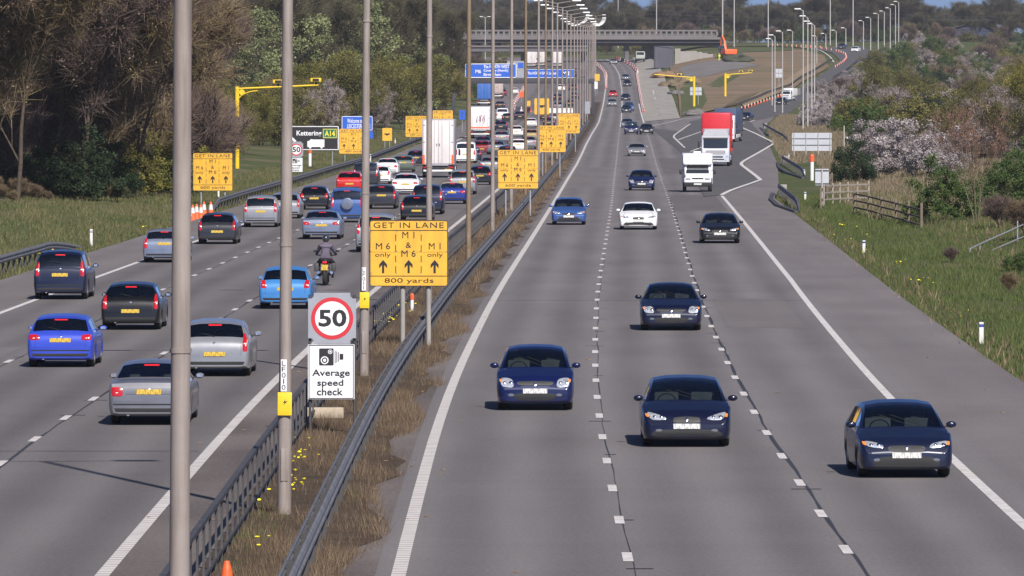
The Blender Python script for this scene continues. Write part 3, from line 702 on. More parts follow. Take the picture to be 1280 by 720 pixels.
for i in range(185):
    py = 78 + (i / 184) ** 1.3 * 138 + random.uniform(-4, 4)
    lo = 1085 if py < 100 else 1075 - (py - 100) * .9 if py < 150 else 1035 + (py - 150) * .55
    px = random.uniform(lo + 8, 1300)
    if py > 165 and px < 1060: continue
    if py > 185 and px < 1215: continue
    k1, k2, nm = random.choice([('bare_bush','purple','bare purple brown bush'),('bare_bush','bare','bare brown bush'),('blossom_bush','dusky','dusky pink blossoming bush'),('leafy_bush','green','green shrub'),('leafy_bush','green','green shrub'),('blossom_bush','blossom','white blossoming bush'),('leafy_bush','yellow','yellow green shrub'),
            ('leafy_bush','dark','dark evergreen shrub'),('budding_tree','olive','olive budding tree'),('blossom_bush','dusky','dusky pink blossoming bush'),('leafy_bush','olive','olive green shrub')])
    hm = random.uniform(3.6, 6.6) * (1.35 if k1 == 'budding_tree' else 1)
    X, Y = at(px, py); put_plant(k1, k2, X, Y, hm, nm + ' ' + rzone(px, py).replace('in the right bank thicket', 'on the right bank'), 'tree' if 'tree' in k1 else 'bush', nm + ' thicket')
for px, py, hp in [(1004,128,26),(1018,120,22),(1010,150,30),(1032,150,34),(1024,138,30),(1046,134,30),(1050,116,28),(998,160,26),(1022,162,26),(1062,122,30)]:
    tree_px('blossom_bush', 'dusky' if px % 4 < 2 else 'blossom', px + 12, py, hp, 'pinkish bush behind the cluster of pale lighting columns', 'bush', 'bushes behind the right lighting columns')

# ---------------------------------------------------------------- grass, dry stalks and flowers (uncountable)
def blades(name, regs, dens, hmin, hmax, wd, m, label, lean=.5, zf=True, seed=5):
    """single triangles standing on the ground; regs = list of (d0(Y), d1(Y), Y0, Y1)"""
    rs = np.random.default_rng(seed); Vs, T = [], []
    for d0, d1, y0, y1 in regs:
        area = (y1 - y0) * abs(d1((y0+y1)/2) - d0((y0+y1)/2)); n = int(area * dens)
        Y = y0 + (y1 - y0) * rs.random(n); u = rs.random(n)
        L = np.interp(Y, np.arange(0, 2000, 5), [LS(k) for k in range(0, 2000, 5)])
        D0 = np.array([d0(y) for y in (y0, y1)]); D1 = np.array([d1(y) for y in (y0, y1)])
        yy = np.linspace(y0, y1, 40); dd0 = np.interp(Y, yy, [d0(q) for q in yy]); dd1 = np.interp(Y, yy, [d1(q) for q in yy])
        d = dd0 + (dd1 - dd0) * u
        pat = .45 * np.sin(d * 2.1 + Y * .23) + .4 * np.sin(Y * .81 + 2 * d) + .4 * np.sin(Y * .13 - d * .7) + .35 * np.sin(Y * 2.3 + d * 5) + rs.normal(size=n) * .7
        k = pat > -1.15; Y, d, L, pat = Y[k], d[k], L[k], pat[k]; X = L + d; n = len(X)
        z = np.interp(Y, _hy[0], _hy[1]) + (np.array([verge(a, b) for a, b in zip(d, Y)]) if zf else -.01)
        hh = (hmin + (hmax - hmin) * rs.random(n)) * np.clip(.55 + .25 * pat, .35, 1.2)
        a = rs.random(n) * 6.283; lx, ly = rs.normal(size=n) * lean * hh * .6, rs.normal(size=n) * lean * hh * .6
        base = np.stack([X, Y, z - .02], 1); s = np.stack([np.cos(a), np.sin(a) * .6, a * 0], 1) * wd * (.6 + .8 * rs.random(n))[:, None]
        tip = base + np.stack([lx, ly, hh], 1)
        Vs.append(np.stack([base - s / 2, base + s / 2, tip], 1).reshape(-1, 3)); T.append(np.clip(pat * .12 + .5 + rs.normal(size=n) * .2, 0, 1))
    V = np.concatenate(Vs); me = np_mesh(name, V, np.arange(len(V)).reshape(-1, 3), m, np.concatenate(T))
    o = mesh_obj(name, me); tag(o, label, 'grass', kind='stuff'); return o
DRY = foliage_mat('dry_stalks', [(.045,.031,.022),(.125,.088,.058),(.27,.20,.135)], .9, .15)
GRB = foliage_mat('green_grass_blades', [(.034,.058,.015),(.066,.098,.025),(.13,.14,.05)], .8, .25)
GRB2 = foliage_mat('mixed_verge_grass', [(.055,.085,.022),(.085,.10,.035),(.19,.165,.085)], .85, .25)
c_ = lambda v: (lambda Y: v)
blades('dry_grass', [(c_(-2.75), c_(-1.2), 90, 240), (lambda Y: -1.2, lambda Y: -.55 + .30 * math.sin(Y * .35) + .12 * math.sin(Y * 1.1), 90, 240)], 950, .10, .46, .017, DRY, 'dry brown grass and dead stalks along the central reservation')
blades('dry_grass', [(c_(-3.0), lambda Y: -.75 + .2 * math.sin(Y * .3), 240, 640)], 150, .15, .58, .040, DRY, 'dry brown growth further along the central reservation', seed=6)
blades('green_weeds', [(c_(-2.6), c_(-1.5), 93, 100), (c_(-2.75), c_(-2.15), 109, 121), (c_(-2.75), c_(-2.15), 109, 121), (c_(-1.5), c_(-1.0), 119, 124), (c_(-2.7), c_(-2.3), 101, 111)], 260, .1, .4, .03, GRB, 'fresh green weeds round the foot of the second lighting column', seed=8)
blades('verge_grass', [(lambda Y: RB(Y) - .05, lambda Y: RB(Y) + 14, 170, 440)], 34, .10, .42, .040, GRB, 'long green grass on the right verge beside the hard shoulder', seed=9)
blades('dead_weeds', [(lambda Y: RB(Y) - .25, lambda Y: RB(Y) + 1.1, 160, 440), (lambda Y: RB(Y) + 5, lambda Y: RB(Y) + 14, 190, 420)], 7, .12, .5, .045, DRY, 'dead brown weeds mixed into the right verge and its ragged edge', seed=21)
blades('verge_grass', [(lambda Y: LB(Y) - 11, lambda Y: LB(Y) + .05, 235, 460), (lambda Y: LB(Y) - 6, lambda Y: LB(Y) + .05, 460, 900)], 26, .10, .40, .050, GRB2, 'green and straw coloured grass on the left verge', seed=10)
blades('rough_grass', [(lambda Y: RB(Y) + 3.5, lambda Y: RB(Y) + 26, 360, 700), (lambda Y: RB(Y) + .5, lambda Y: RB(Y) + 22, 620, 1150)], 11, .2, .7, .07, foliage_mat('straw_grass', [(.10,.078,.045),(.19,.15,.095),(.27,.215,.15)], .9, .2), 'straw coloured rough grass round the timber fence', seed=12)
FLM = mat('yellow_petals', (.80,.66,.03), .6)
def flowers(spots, label):
    bm = bmesh.new(); rr = random.Random(4)
    for px, py, n, sp in spots:
        X0, Y0 = at(px, py)
        for _ in range(n):
            X, Y = X0 + rr.gauss(0, sp), Y0 + rr.gauss(0, sp * 3); s = rr.uniform(.022, .042) * max(1, Y / 230)
            bmesh.ops.create_cone(bm, cap_ends=True, segments=6, radius1=s * .5, radius2=s, depth=s * .6, matrix=Matrix.Translation((X, Y, g(X, Y) + verge(X - LS(Y), Y) * (X > 10 or X < -15) + rr.uniform(.12, .45))) @ Matrix.Rotation(rr.uniform(-.6, .6), 4, 'X'))
    tag(bobj('wild_flowers', bm, FLM), label, 'flowers', kind='stuff')
flowers([(366,625,16,.12),(360,602,7,.1),(385,575,4,.15),(345,640,5,.2),(318,708,3,.1),(372,590,8,.1),(484,408,14,.2),(500,395,6,.2)], 'small yellow flowers among the dry grass of the central reservation')
flowers([(1064,303,4,.4),(1060,292,4,.4),(1130,335,4,.3),(1152,360,7,.3),(1080,322,3,.3),(1202,406,3,.2),(56,325,6,.5),(45,330,4,.4),(175,292,3,.5)], 'small yellow flowers on the grass verges')

# ---------------------------------------------------------------- vehicles (local axes: +Y forward, origin on the ground at the middle)
def interp(tb, x): a = np.array(tb, float).T; return float(np.interp(x, a[0], a[1]))
# y fractions run from 0 (rear) to 1 (front); 'top' outline, 'belt' line, glass intervals
BODY = {
 'hatch':  dict(L=3.95, W=1.70, wh=.30, top=[(0,.62),(.012,.86),(.03,.98),(.045,1.02),(.12,1.36),(.18,1.42),(.38,1.47),(.52,1.43),(.60,1.33),(.745,.985),(.80,.95),(.93,.80),(.97,.70),(1,.52)],
                belt=[(0,.98),(.3,.95),(.75,.93),(1,.80)], rw=(.05,.125), ws=(.555,.74), side=[(.16,.36),(.385,.66)], lean=.76),
 'saloon': dict(L=4.50, W=1.77, wh=.31, top=[(0,.60),(.01,.86),(.022,.98),(.05,1.02),(.155,1.06),(.29,1.36),(.36,1.41),(.46,1.43),(.54,1.39),(.60,1.30),(.735,.97),(.80,.93),(.94,.78),(.975,.68),(1,.50)],
                belt=[(0,.98),(.3,.94),(.75,.92),(1,.78)], rw=(.165,.30), ws=(.56,.73), side=[(.245,.41),(.43,.66)], lean=.74),
 'coupe':  dict(L=4.25, W=1.78, wh=.31, top=[(0,.58),(.01,.80),(.03,.92),(.08,.96),(.30,1.24),(.38,1.29),(.48,1.30),(.55,1.25),(.70,.90),(.80,.84),(.94,.70),(.975,.60),(1,.44)],
                belt=[(0,.90),(.3,.86),(.72,.85),(1,.70)], rw=(.10,.30), ws=(.56,.70), side=[(.27,.41),(.43,.64)], lean=.74),
 'estate': dict(L=4.60, W=1.77, wh=.31, top=[(0,.62),(.01,.86),(.022,.98),(.03,1.02),(.075,1.34),(.11,1.43),(.30,1.46),(.50,1.44),(.58,1.35),(.725,.98),(.80,.94),(.94,.80),(.975,.70),(1,.52)],
                belt=[(0,.98),(.3,.95),(.75,.93),(1,.80)], rw=(.034,.08), ws=(.55,.72), side=[(.09,.235),(.255,.42),(.44,.65)], lean=.77),
 'mpv':    dict(L=4.30, W=1.76, wh=.32, top=[(0,.66),(.01,.90),(.02,1.05),(.028,1.09),(.065,1.50),(.10,1.60),(.30,1.65),(.50,1.62),(.60,1.52),(.80,1.10),(.86,1.03),(.95,.86),(.98,.74),(1,.54)],
                belt=[(0,1.04),(.3,1.0),(.8,.97),(1,.84)], rw=(.03,.07), ws=(.565,.79), side=[(.09,.25),(.27,.45),(.47,.72)], lean=.79),
 'suv':    dict(L=4.30, W=1.80, wh=.36, top=[(0,.72),(.01,1.0),(.018,1.10),(.026,1.14),(.045,1.62),(.08,1.74),(.30,1.78),(.48,1.76),(.56,1.66),(.67,1.20),(.74,1.13),(.93,1.02),(.975,.88),(1,.66)],
                belt=[(0,1.10),(.3,1.08),(.7,1.06),(1,.96)], rw=(.028,.05), ws=(.52,.66), side=[(.08,.22),(.24,.40),(.42,.60)], lean=.82),
 'van':    dict(L=4.90, W=1.92, wh=.33, top=[(0,.70),(.006,1.1),(.012,1.30),(.018,1.34),(.035,1.84),(.06,1.94),(.30,1.98),(.60,1.97),(.68,1.88),(.82,1.25),(.88,1.15),(.955,.98),(.98,.84),(1,.60)],
                belt=[(0,1.30),(.3,1.22),(.8,1.12),(1,.95)], rw=(.02,.036), ws=(.65,.81), side=[(.62,.76)], lean=.86),
}
PW = [(0,.87),(.006,.915),(.014,.945),(.03,.965),(.07,.985),(.16,1),(.84,1),(.91,.99),(.95,.97),(.972,.945),(.985,.915),(.994,.88),(1,.82)]
def car_sections(b):
    L, W = b['L'], b['W']; xs = set([p[0] for p in b['top']] + [p[0] for p in PW] + list(b['rw']) + list(b['ws']))
    for s in b['side']: xs.update(s)
    R_ = b['wh'] + .055; arches = (.20 if L > 4.2 else .19, .815)
    for a in arches:
        for k in range(-5, 6): xs.add(a + k / 5 * R_ / L)
    xs.update(np.linspace(.2, .8, 13)); xs = sorted(x for x in xs if 0 <= x <= 1)
    o = [xs[0]]
    for x in xs[1:]:
        if x - o[-1] > .0022 or any(abs(x - k) < 1e-6 for k in list(b['rw']) + list(b['ws'])): o.append(x)
    xs = o; rows = []
    roof = max(z for _, z in b['top'])
    for x in xs:
        w = interp(PW, x) * W / 2; zt = interp(b['top'], x); zb = min(interp(b['belt'], x), zt - .02)
        zl = interp([(0,.27),(.01,.23),(.05,.20),(.2,.18),(.8,.17),(.95,.17),(.985,.18),(1,.23)], x)
        for a in arches:
            dx = abs(x - a) * L
            if dx < R_: zl = max(zl, b['wh'] + math.sqrt(R_ * R_ - dx * dx) * .98)
        gk = max(0, min(1, (zt - zb) / (roof - interp(b['belt'], x)))); wt = w * (.93 + (b['lean'] - .93) * min(1, gk * 1.05))
        zbm = max(zb, zl + .03)
        pts = [(0, zl), (w * .80, zl), (w * .965, zl + .02), (w * 1.0, zl + (zbm - zl) * .30), (w * 1.0, zl + (zbm - zl) * .72), (w * .985, zl + (zbm - zl) * .92), (w * .955, zbm)]
        zr = zt - .015
        p7 = (w * .95 + (wt - w * .95) * .06, zbm + (zr - zbm) * .06 + .004); e = min(.10, (zr - zbm) * .25)
        pts += [p7, (wt + (w * .95 - wt) * .10, max(p7[1], zr - e)), (wt * .93, zr - e * .2), (wt * .55, zt + .012 * gk + .004), (0, zt + .022 * gk + .008)]
        rows.append((x, pts))
    return rows
def build_body(b, root, paintm, trim=True):
    rows = car_sections(b); L = b['L']; vs = []; npt = 12; per = npt * 2 - 2
    for x, pts in rows:
        Y = (x - .5) * L
        for p in pts: vs.append((p[0], Y, p[1]))
        for p in pts[-2:0:-1]: vs.append((-p[0], Y, p[1]))
    body, rear, front, sides = [], [], [], {}
    for j in range(len(rows) - 1):
        xm = (rows[j][0] + rows[j+1][0]) / 2
        for i in range(per):
            f = (j*per + i, j*per + (i+1) % per, (j+1)*per + (i+1) % per, (j+1)*per + i); f = f[::-1]
            c = i if i < 11 else per - 1 - i; side = 0 if i < 11 else 1
            if c == 7:
                k = [n for n, s in enumerate(b['side']) if s[0] < xm < s[1]]
                if k: sides.setdefault((k[0], side), []).append(f); continue
            if c in (9, 10):
                if b['rw'][0] < xm < b['rw'][1]: rear.append(f); continue
                if b['ws'][0] < xm < b['ws'][1]: front.append(f); continue
            body.append(f)
    n = len(rows) - 1
    body.append(tuple(range(per))); body.append(tuple(n*per + i for i in range(per))[::-1])
    def sub(name, fs, m, ang=32):
        ids = sorted(set(i for f in fs for i in f)); mp = {v: k for k, v in enumerate(ids)}
        o = pyd(name, [vs[i] for i in ids], [tuple(mp[i] for i in f) for f in fs], m, root); o.data.shade_smooth(); o.data.set_sharp_from_angle(angle=R(ang)); return o
    bo = sub('body', body, paintm); sub('windscreen', front, GLASS, 60)
    if rear: sub('rear_window', rear, GLASS, 60)
    for k, fs in sorted(sides.items()): sub('side_window', fs, GLASS, 60)
    allf = body + rear + front + [f for s in sides.values() for f in s]
    return BVHTree.FromPolygons([Vector(v) for v in vs], allf), bo
def patch(name, bvh, dirn, quad, m, parent, n=(6, 4), off=.008, rnd=0.):
    """piece laid on the bodywork: quad = four (u,v) corners seen along the axis; u = X (or Y for sides), v = Z"""
    q = [Vector(p) for p in quad]; vs, fs = [], []; nu, nv = n
    last = None
    for j in range(nv + 1):
        for i in range(nu + 1):
            a, b_ = i / nu, j / nv; p = (q[0] * (1-a) + q[1] * a) * (1-b_) + (q[3] * (1-a) + q[2] * a) * b_
            if rnd:
                c = (q[0] + q[1] + q[2] + q[3]) / 4; ca, cb = abs(a - .5) * 2, abs(b_ - .5) * 2; p = c + (p - c) * (1 - rnd * (ca * cb) ** 2)
            if dirn == 'F': o_, d = Vector((p[0], 6, p[1])), Vector((0, -1, 0))
            elif dirn == 'B': o_, d = Vector((p[0], -6, p[1])), Vector((0, 1, 0))
            elif dirn == 'L': o_, d = Vector((-4, p[0], p[1])), Vector((1, 0, 0))
            else: o_, d = Vector((4, p[0], p[1])), Vector((-1, 0, 0))
            h = bvh.ray_cast(o_, d); 
            loc = h[0] if h[0] is not None else (last + Vector((0,0,0)) if last is not None else o_ + d * 4)
            last = loc; edge = i in (0, nu) or j in (0, nv)
            vs.append(loc - d * (off if not edge else off * .35))
    for j in range(nv):
        for i in range(nu): a = j * (nu+1) + i; fs.append((a, a+1, a+nu+2, a+nu+1))
    o = pyd(name, vs, fs, m, parent, smooth=True); return o
def wheel(root, x, y, r, wd=.20, name='wheel'):
    bm = bmesh.new(); h = wd / 2
    lathe(bm, [(-h*.9, r*.62), (-h, r*.72), (-h*.96, r*.90), (-h*.75, r*.985), (0, r), (h*.75, r*.985), (h*.96, r*.90), (h, r*.72), (h*.9, r*.62)], 22)
    t = bobj(name, bm, TYRE, root, 40, (x, y, r)); s = 1 if x > 0 else -1
    bm = bmesh.new(); lathe(bm, [(s*h*.92, r*.63), (s*h*.80, r*.60), (s*h*.35, r*.56), (s*h*.30, .02)], 20)
    for k in range(5):
        a = k * 2 * math.pi / 5; box(bm, (s*h*.62, math.cos(a)*r*.32, math.sin(a)*r*.32), (.03, r*.52, r*.13), 0, Matrix.Rotation(a, 4, 'X'))
    bobj('rim', bm, RIM, t, 35)
def make_car(kind, paintm, name, plate_front=True, detail=2, var=0, **kw):
    b = dict(BODY[kind]); b.update(kw); L, W = b['L'], b['W']; root = empty(name)
    bvh, bo = build_body(b, root, paintm)
    zt = lambda x: interp(b['top'], x)
    hl = .70 if kind not in ('suv','van','mpv') else (.86 if kind == 'suv' else .80); 
    if kind == 'coupe': hl = .60
    w2 = W / 2
    # front: lamps, grille, intake, plate
    for s in (-1, 1):
        q = [[(s*w2*.46, hl-.10), (s*w2*.84, hl-.055), (s*w2*.90, hl+.07), (s*w2*.52, hl+.005)],
             [(s*w2*.54, hl-.16), (s*w2*.88, hl-.13), (s*w2*.91, hl+.09), (s*w2*.58, hl+.06)],
             [(s*w2*.42, hl-.09), (s*w2*.80, hl-.10), (s*w2*.92, hl+.10), (s*w2*.50, hl-.01)]][var]
        h = patch('headlight', bvh, 'F', q if s > 0 else [q[1], q[0], q[3], q[2]], HEADL, root, (6, 4), .014, .2)
        c = (Vector(q[0]) + Vector(q[1]) + Vector(q[2]) + Vector(q[3])) / 4
        for k, ro in ((-.085, .05), (.055, .04)): patch('reflector', bvh, 'F', [(c.x+k-ro, c.y-ro*.8), (c.x+k+ro, c.y-ro*.8), (c.x+k+ro, c.y+ro*.8), (c.x+k-ro, c.y+ro*.8)], CHROME, h, (4, 4), .022, .45)
        patch('bonnet_joint', bvh, 'F', [(s*w2*.80-.006, hl+.05), (s*w2*.80+.006, hl+.05), (s*w2*.70+.006, interp(b['belt'], .78)+.0), (s*w2*.70-.006, interp(b['belt'], .78)+.0)], BLK, root, (1, 6), .003)
        patch('fog_light', bvh, 'F', [(s*w2*.62-.07, .34), (s*w2*.62+.07, .34), (s*w2*.62+.07, .41), (s*w2*.62-.07, .41)], FOGL, root, (2, 2), .012, .3)
        if detail > 1: patch('indicator', bvh, 'F', [(s*w2*.875-.03, hl-.03), (s*w2*.875+.03, hl-.02), (s*w2*.90+.025, hl+.05), (s*w2*.89-.03, hl+.04)], ORANGEL, root, (2, 2), .02)
    gq = [[(-w2*.38, hl-.17), (w2*.38, hl-.17), (w2*.42, hl-.035), (-w2*.42, hl-.035)], [(-w2*.46, hl-.10), (w2*.46, hl-.10), (w2*.50, hl-.0), (-w2*.50, hl-.0)], [(-w2*.25, hl-.36), (w2*.25, hl-.36), (w2*.34, hl-.02), (-w2*.34, hl-.02)]][var]
    gr_ = patch('grille', bvh, 'F', gq, BLK, root, (8, 3), .008, .15)
    for k in range((2, 1, 0)[var]): patch('grille_bar', bvh, 'F', [(-w2*.37, hl-.135+k*.05), (w2*.37, hl-.135+k*.05), (w2*.37, hl-.12+k*.05), (-w2*.37, hl-.12+k*.05)], CHROME if kw.get('chrome', 1) else RAILD, gr_, (6, 1), .016)
    patch('badge', bvh, 'F', [(-.05, hl-.12), (.05, hl-.12), (.05, hl-.03), (-.05, hl-.03)], CHROME, root, (2, 2), .024, .5)
    patch('lower_intake', bvh, 'F', [[(-w2*.78, .23), (w2*.78, .23), (w2*.62, .45), (-w2*.62, .45)], [(-w2*.50, .24), (w2*.50, .24), (w2*.58, .42), (-w2*.58, .42)], [(-w2*.84, .22), (w2*.84, .22), (w2*.74, .40), (-w2*.74, .40)]][var], BLK, root, (8, 3), .008, .15)  # intake drawn larger in black to stand in for shade on the bumper
    pl = pbox('number_plate', (0, 0, 0), (.52, .012, .115), PLW, root); pl.location = (0, L / 2 + .012, .47 if kind != 'suv' else .60)
    # rear: lamps, plate, bumper strip, high brake light
    zr = .88 if kind in ('hatch','estate') else .82 if kind in ('saloon','coupe') else 1.05
    if kind == 'coupe': zr = .76
    tv = (0, .06, -.04)[var]
    for s in (-1, 1):
        if kind in ('saloon', 'coupe'): q = [(s*w2*(.56+tv), zr-.085-tv), (s*w2*.90, zr-.09-tv), (s*w2*.93, zr+.075), (s*w2*(.58+tv), zr+.065)]
        elif kind == 'hatch': q = [[(s*w2*.68, zr-.15), (s*w2*.92, zr-.13), (s*w2*.90, zr+.16), (s*w2*.74, zr+.15)], [(s*w2*.60, zr-.10), (s*w2*.94, zr-.10), (s*w2*.93, zr+.07), (s*w2*.64, zr+.06)], [(s*w2*.77, zr-.22), (s*w2*.93, zr-.22), (s*w2*.88, zr+.26), (s*w2*.79, zr+.26)]][var]
        else: q = [(s*w2*.76, zr-.26), (s*w2*.92, zr-.26), (s*w2*.88, zr+.24), (s*w2*.76, zr+.24)]
        t = patch('tail_light', bvh, 'B', q if s < 0 else [q[1], q[0], q[3], q[2]], REDL, root, (5, 5), .016, .15)
        c = sum((Vector(p) for p in q), Vector((0, 0))) / 4
        patch('reversing_light', bvh, 'B', [(c.x-.05, c.y-.045), (c.x+.05, c.y-.045), (c.x+.05, c.y+.0), (c.x-.05, c.y+.0)], SIGNW, t, (2, 2), .024)
    if kind == 'mpv' or var == 1: patch('rear_bumper_strip', bvh, 'B', [(-w2*.86, .47), (w2*.86, .47), (w2*.86, .505), (-w2*.86, .505)], BLK, root, (10, 1), .008)
    if kind not in ('saloon', 'coupe'):
        for s in (-1, 1): patch('tailgate_joint', bvh, 'B', [(s*w2*.74-.005, .56), (s*w2*.74+.005, .56), (s*w2*.74+.005, zr+.02), (s*w2*.74-.005, zr+.02)], BLK, root, (1, 6), .003)
        pcyl('rear_wiper', (0, *[(h_.y-.03, h_.z) for h_ in [bvh.ray_cast(Vector((0,-6,zr+.18)), Vector((0,1,0)))[0]]][0]), (-.30, *[(h_.y-.03, h_.z+.02) for h_ in [bvh.ray_cast(Vector((-.30,-6,zr+.24)), Vector((0,1,0)))[0]]][0]), .010, BLK, root, n=6)
    else: patch('boot_joint', bvh, 'B', [(-w2*.56, zr-.10), (w2*.56, zr-.10), (w2*.56, zr-.088), (-w2*.56, zr-.088)], BLK, root, (8, 1), .003)
    patch('badge', bvh, 'B', [(-.045, zr-.03), (.045, zr-.03), (.045, zr+.04), (-.045, zr+.04)], CHROME, root, (2, 2), .012, .5)
    pcyl('exhaust_pipe', (-w2*.5, -L/2+.02, .25), (-w2*.5, -L/2+.25, .25), .032, CHROME, root)
    patch('rear_valance', bvh, 'B', [(-w2*.80, .315), (w2*.80, .315), (w2*.84, .40), (-w2*.84, .40)], BLK, root, (8, 2), .008)
    xr = b['rw'][1] + .006; patch('brake_light', bvh, 'B', [(-.16, zt(xr)-.035), (.16, zt(xr)-.035), (.16, zt(xr)-.005), (-.16, zt(xr)-.005)], REDON, root, (4, 1), .012)
    zp = (.72, .78, .60)[var] if kind in ('saloon','coupe','hatch') else .84
    hh = bvh.ray_cast(Vector((0, -6, zp)), Vector((0, 1, 0)))[0]
    pr = pbox('number_plate', (0, 0, 0), (.52, .012, .115), PLY, root); pr.location = (0, (hh.y if hh else -L/2) - .012, zp)
    # sills, door joints and handles along the sides
    for s, dn in ((-1, 'L'), (1, 'R')):
        for y in ([.435, .66] if kind != 'van' else [.60, .79]) + ([.25] if kind not in ('coupe', 'van') else []):
            Y = (y - .5) * L; patch('door_joint', bvh, dn, [(Y-.006, .30), (Y+.006, .30), (Y+.006, .92), (Y-.006, .92)], BLK, root, (1, 5), .004)
        for y in (.455, .28) if kind not in ('coupe', 'van') else (.46,):
            Y = (y - .5) * L; patch('door_handle', bvh, dn, [(Y-.07, .84), (Y+.07, .84), (Y+.07, .87), (Y-.07, .87)], BLK if detail < 2 else CHROME, root, (2, 1), .03)
        my = (b['ws'][1] - .5) * L - .18; mz = interp(b['belt'], .7) + .10
        bm = bmesh.new(); bmesh.ops.create_uvsphere(bm, u_segments=12, v_segments=8, radius=1, matrix=Matrix.Translation((s*(w2+.055), my, mz)) @ Matrix.Diagonal((.095, .05, .068, 1))); 
        mo = bobj('door_mirror', bm, paintm if kw.get('bodymirror', 1) else BLK, root, 80); bm = bmesh.new(); box(bm, (s*(w2-.03), my, mz-.045), (.13, .05, .03)); bobj('mirror_arm', bm, BLK, mo)
        pbox('mirror_glass', (s*(w2+.055), my-.048, mz), (.12, .006, .075), CHROME, mo)
    # cabin: seats, headrests, dashboard, parcel shelf
    bm = bmesh.new(); bz = interp(b['belt'], .5)
    for s in (-1, 1):
        box(bm, (s*.36, L*(-.02), bz-.12), (.48, .16, .62), .04); box(bm, (s*.36, L*(-.02), bz+.26), (.25, .10, .17), .04); box(bm, (s*.36, L*.05, bz-.42), (.48, .5, .14), .04)
        if kind != 'van': box(bm, (s*.36, L*(-.22), bz+.13), (.23, .09, .14), .03)
    if kind != 'van': box(bm, (0, L*(-.22), bz-.18), (1.25, .16, .55), .04)
    bobj('seats', bm, INT, root, 40)
    bm = bmesh.new(); box(bm, (0, (b['ws'][1]-.5)*L-.30, bz-.06), (W*.84, .55, .14), .04)
    if kind not in ('van',): box(bm, (0, (b['rw'][0]+.09-.5)*L, bz-.05), (W*.78, .45, .05), .01)
    bobj('dashboard', bm, BLK, root, 40)
    if detail > 1:
        bm = bmesh.new(); c = Vector((.36, (b['ws'][1]-.5)*L-.62, bz+.0)); m_ = Matrix.Translation(c) @ Matrix.Rotation(R(70), 4, 'X')
        for k in range(16):
            a0, a1 = k*2*math.pi/16, (k+1)*2*math.pi/16
            cyl(bm, m_ @ Vector((.18*math.cos(a0), .18*math.sin(a0), 0)), m_ @ Vector((.18*math.cos(a1), .18*math.sin(a1), 0)), .014, n=5)
        bobj('steering_wheel', bm, BLK, root, 60)
        for s in (-1, 1):
            y0 = (b['ws'][1]-.5)*L - .03; z0 = zt(b['ws'][1]) + .02; y1 = y0 - .30; x1 = (y1 / L) + .5
            pcyl('wiper', (s*.1 - .25, y0, z0), (s*.1 + .28, y1, zt(x1) + .03), .009, BLK, root, n=6)
    ax = .20 if L > 4.2 else .19
    for y in ((ax-.5)*L, (.815-.5)*L):
        for s in (-1, 1): wheel(root, s*(w2-.125), y, b['wh'])
    root['_proto'] = 1; return root
CARP = {}; KEEP = []
def place(root, px, py, toward, label, cat, group=None, rz=0., first=False, remap=None, dx=0.):
    X, Y = at(px, py); a = -heading(Y) + (math.pi if toward else 0) + rz
    # the photo point is where the near tyres touch: the middle lies half a length further on
    half = root.get('half', 2.1); d = Vector((math.sin(heading(Y)), math.cos(heading(Y)))) * half * .78
    X, Y = X + d.x + dx, Y + d.y; loc = (X, Y, g(X, Y) + .004)
    sl = math.atan((g(X, Y + 3) - g(X, Y - 3)) / 6)
    if root in KEEP: o = dup(root, loc, a, remap=remap)
    else: KEEP.append(root) if False else None; o = root; o.location = loc; o.rotation_euler = (0, 0, a)
    if abs(sl) > .002: o.rotation_euler = (sl * (-1 if toward else 1), 0, a)
    for k in ('_used_copy',): pass
    tag(o, label, cat, group); return o
BASEP = paint('base', (.3, .3, .3))
NAMES = dict(hatch='hatchback_car', saloon='saloon_car', coupe='coupe_car', estate='estate_car', mpv='people_carrier', suv='off_road_car', van='panel_van')
COLS = dict(steel2=(.17,.17,.19), navy=(.004,.006,.026), navy2=(.004,.009,.060), royal=(.012,.030,.22), black=(.006,.006,.007), dgrey=(.022,.022,.028), silver=(.27,.275,.295), silverblue=(.18,.21,.29), white=(.78,.78,.78),
  midblue=(.035,.085,.26), sky=(.05,.20,.48), elect=(.03,.06,.45), red=(.45,.012,.012), maroon=(.20,.012,.015), greeng=(.10,.125,.10), gold=(.30,.25,.13), steel=(.15,.17,.21), dblue=(.006,.010,.034))
def car(kind, col, px, py, toward, label, rz=0., group=None, dx=0.):
    var = int(px * 7 + py * 3) % 3 if kind in ('hatch', 'saloon') else 0
    var = {669: 1, 858: 2, 1128: 0, 839: 1}.get(px, var)
    if col == 'white' and kind == 'saloon' and toward: var = 2
    ks = (kind, var)
    if ks not in CARP:
        r = make_car(kind, BASEP, NAMES[kind], var=var, **([{}, dict(L=3.75, W=1.66), dict(L=4.15, W=1.74)][var] if kind == 'hatch' else [{}, dict(L=4.35, W=1.73), dict(L=4.6, W=1.82)][var] if kind == 'saloon' else {}))
        r['half'] = BODY[kind]['L'] / 2; CARP[ks] = r; KEEP.append(r)
    pm = paint(col, COLS[col], metal=0 if col in ('white','red') else .4 if 'silver' in col or 'steel' in col else .15, rough=.28)
    rr = random.Random(int(px * 31 + py * 17)); o = place(CARP[ks], px, py, toward, label, 'van' if kind == 'van' else 'car', group, rz, remap={BASEP.name: pm}, dx=dx)
    lo = kind in ('hatch', 'saloon', 'coupe', 'estate'); o.scale = (rr.uniform(1.02, 1.06), rr.uniform(.97, 1.03), rr.uniform(.90, .96) if lo else rr.uniform(.96, 1.02)); return o
TC = 'cars coming towards the camera'; AC = 'cars in the queue driving away'
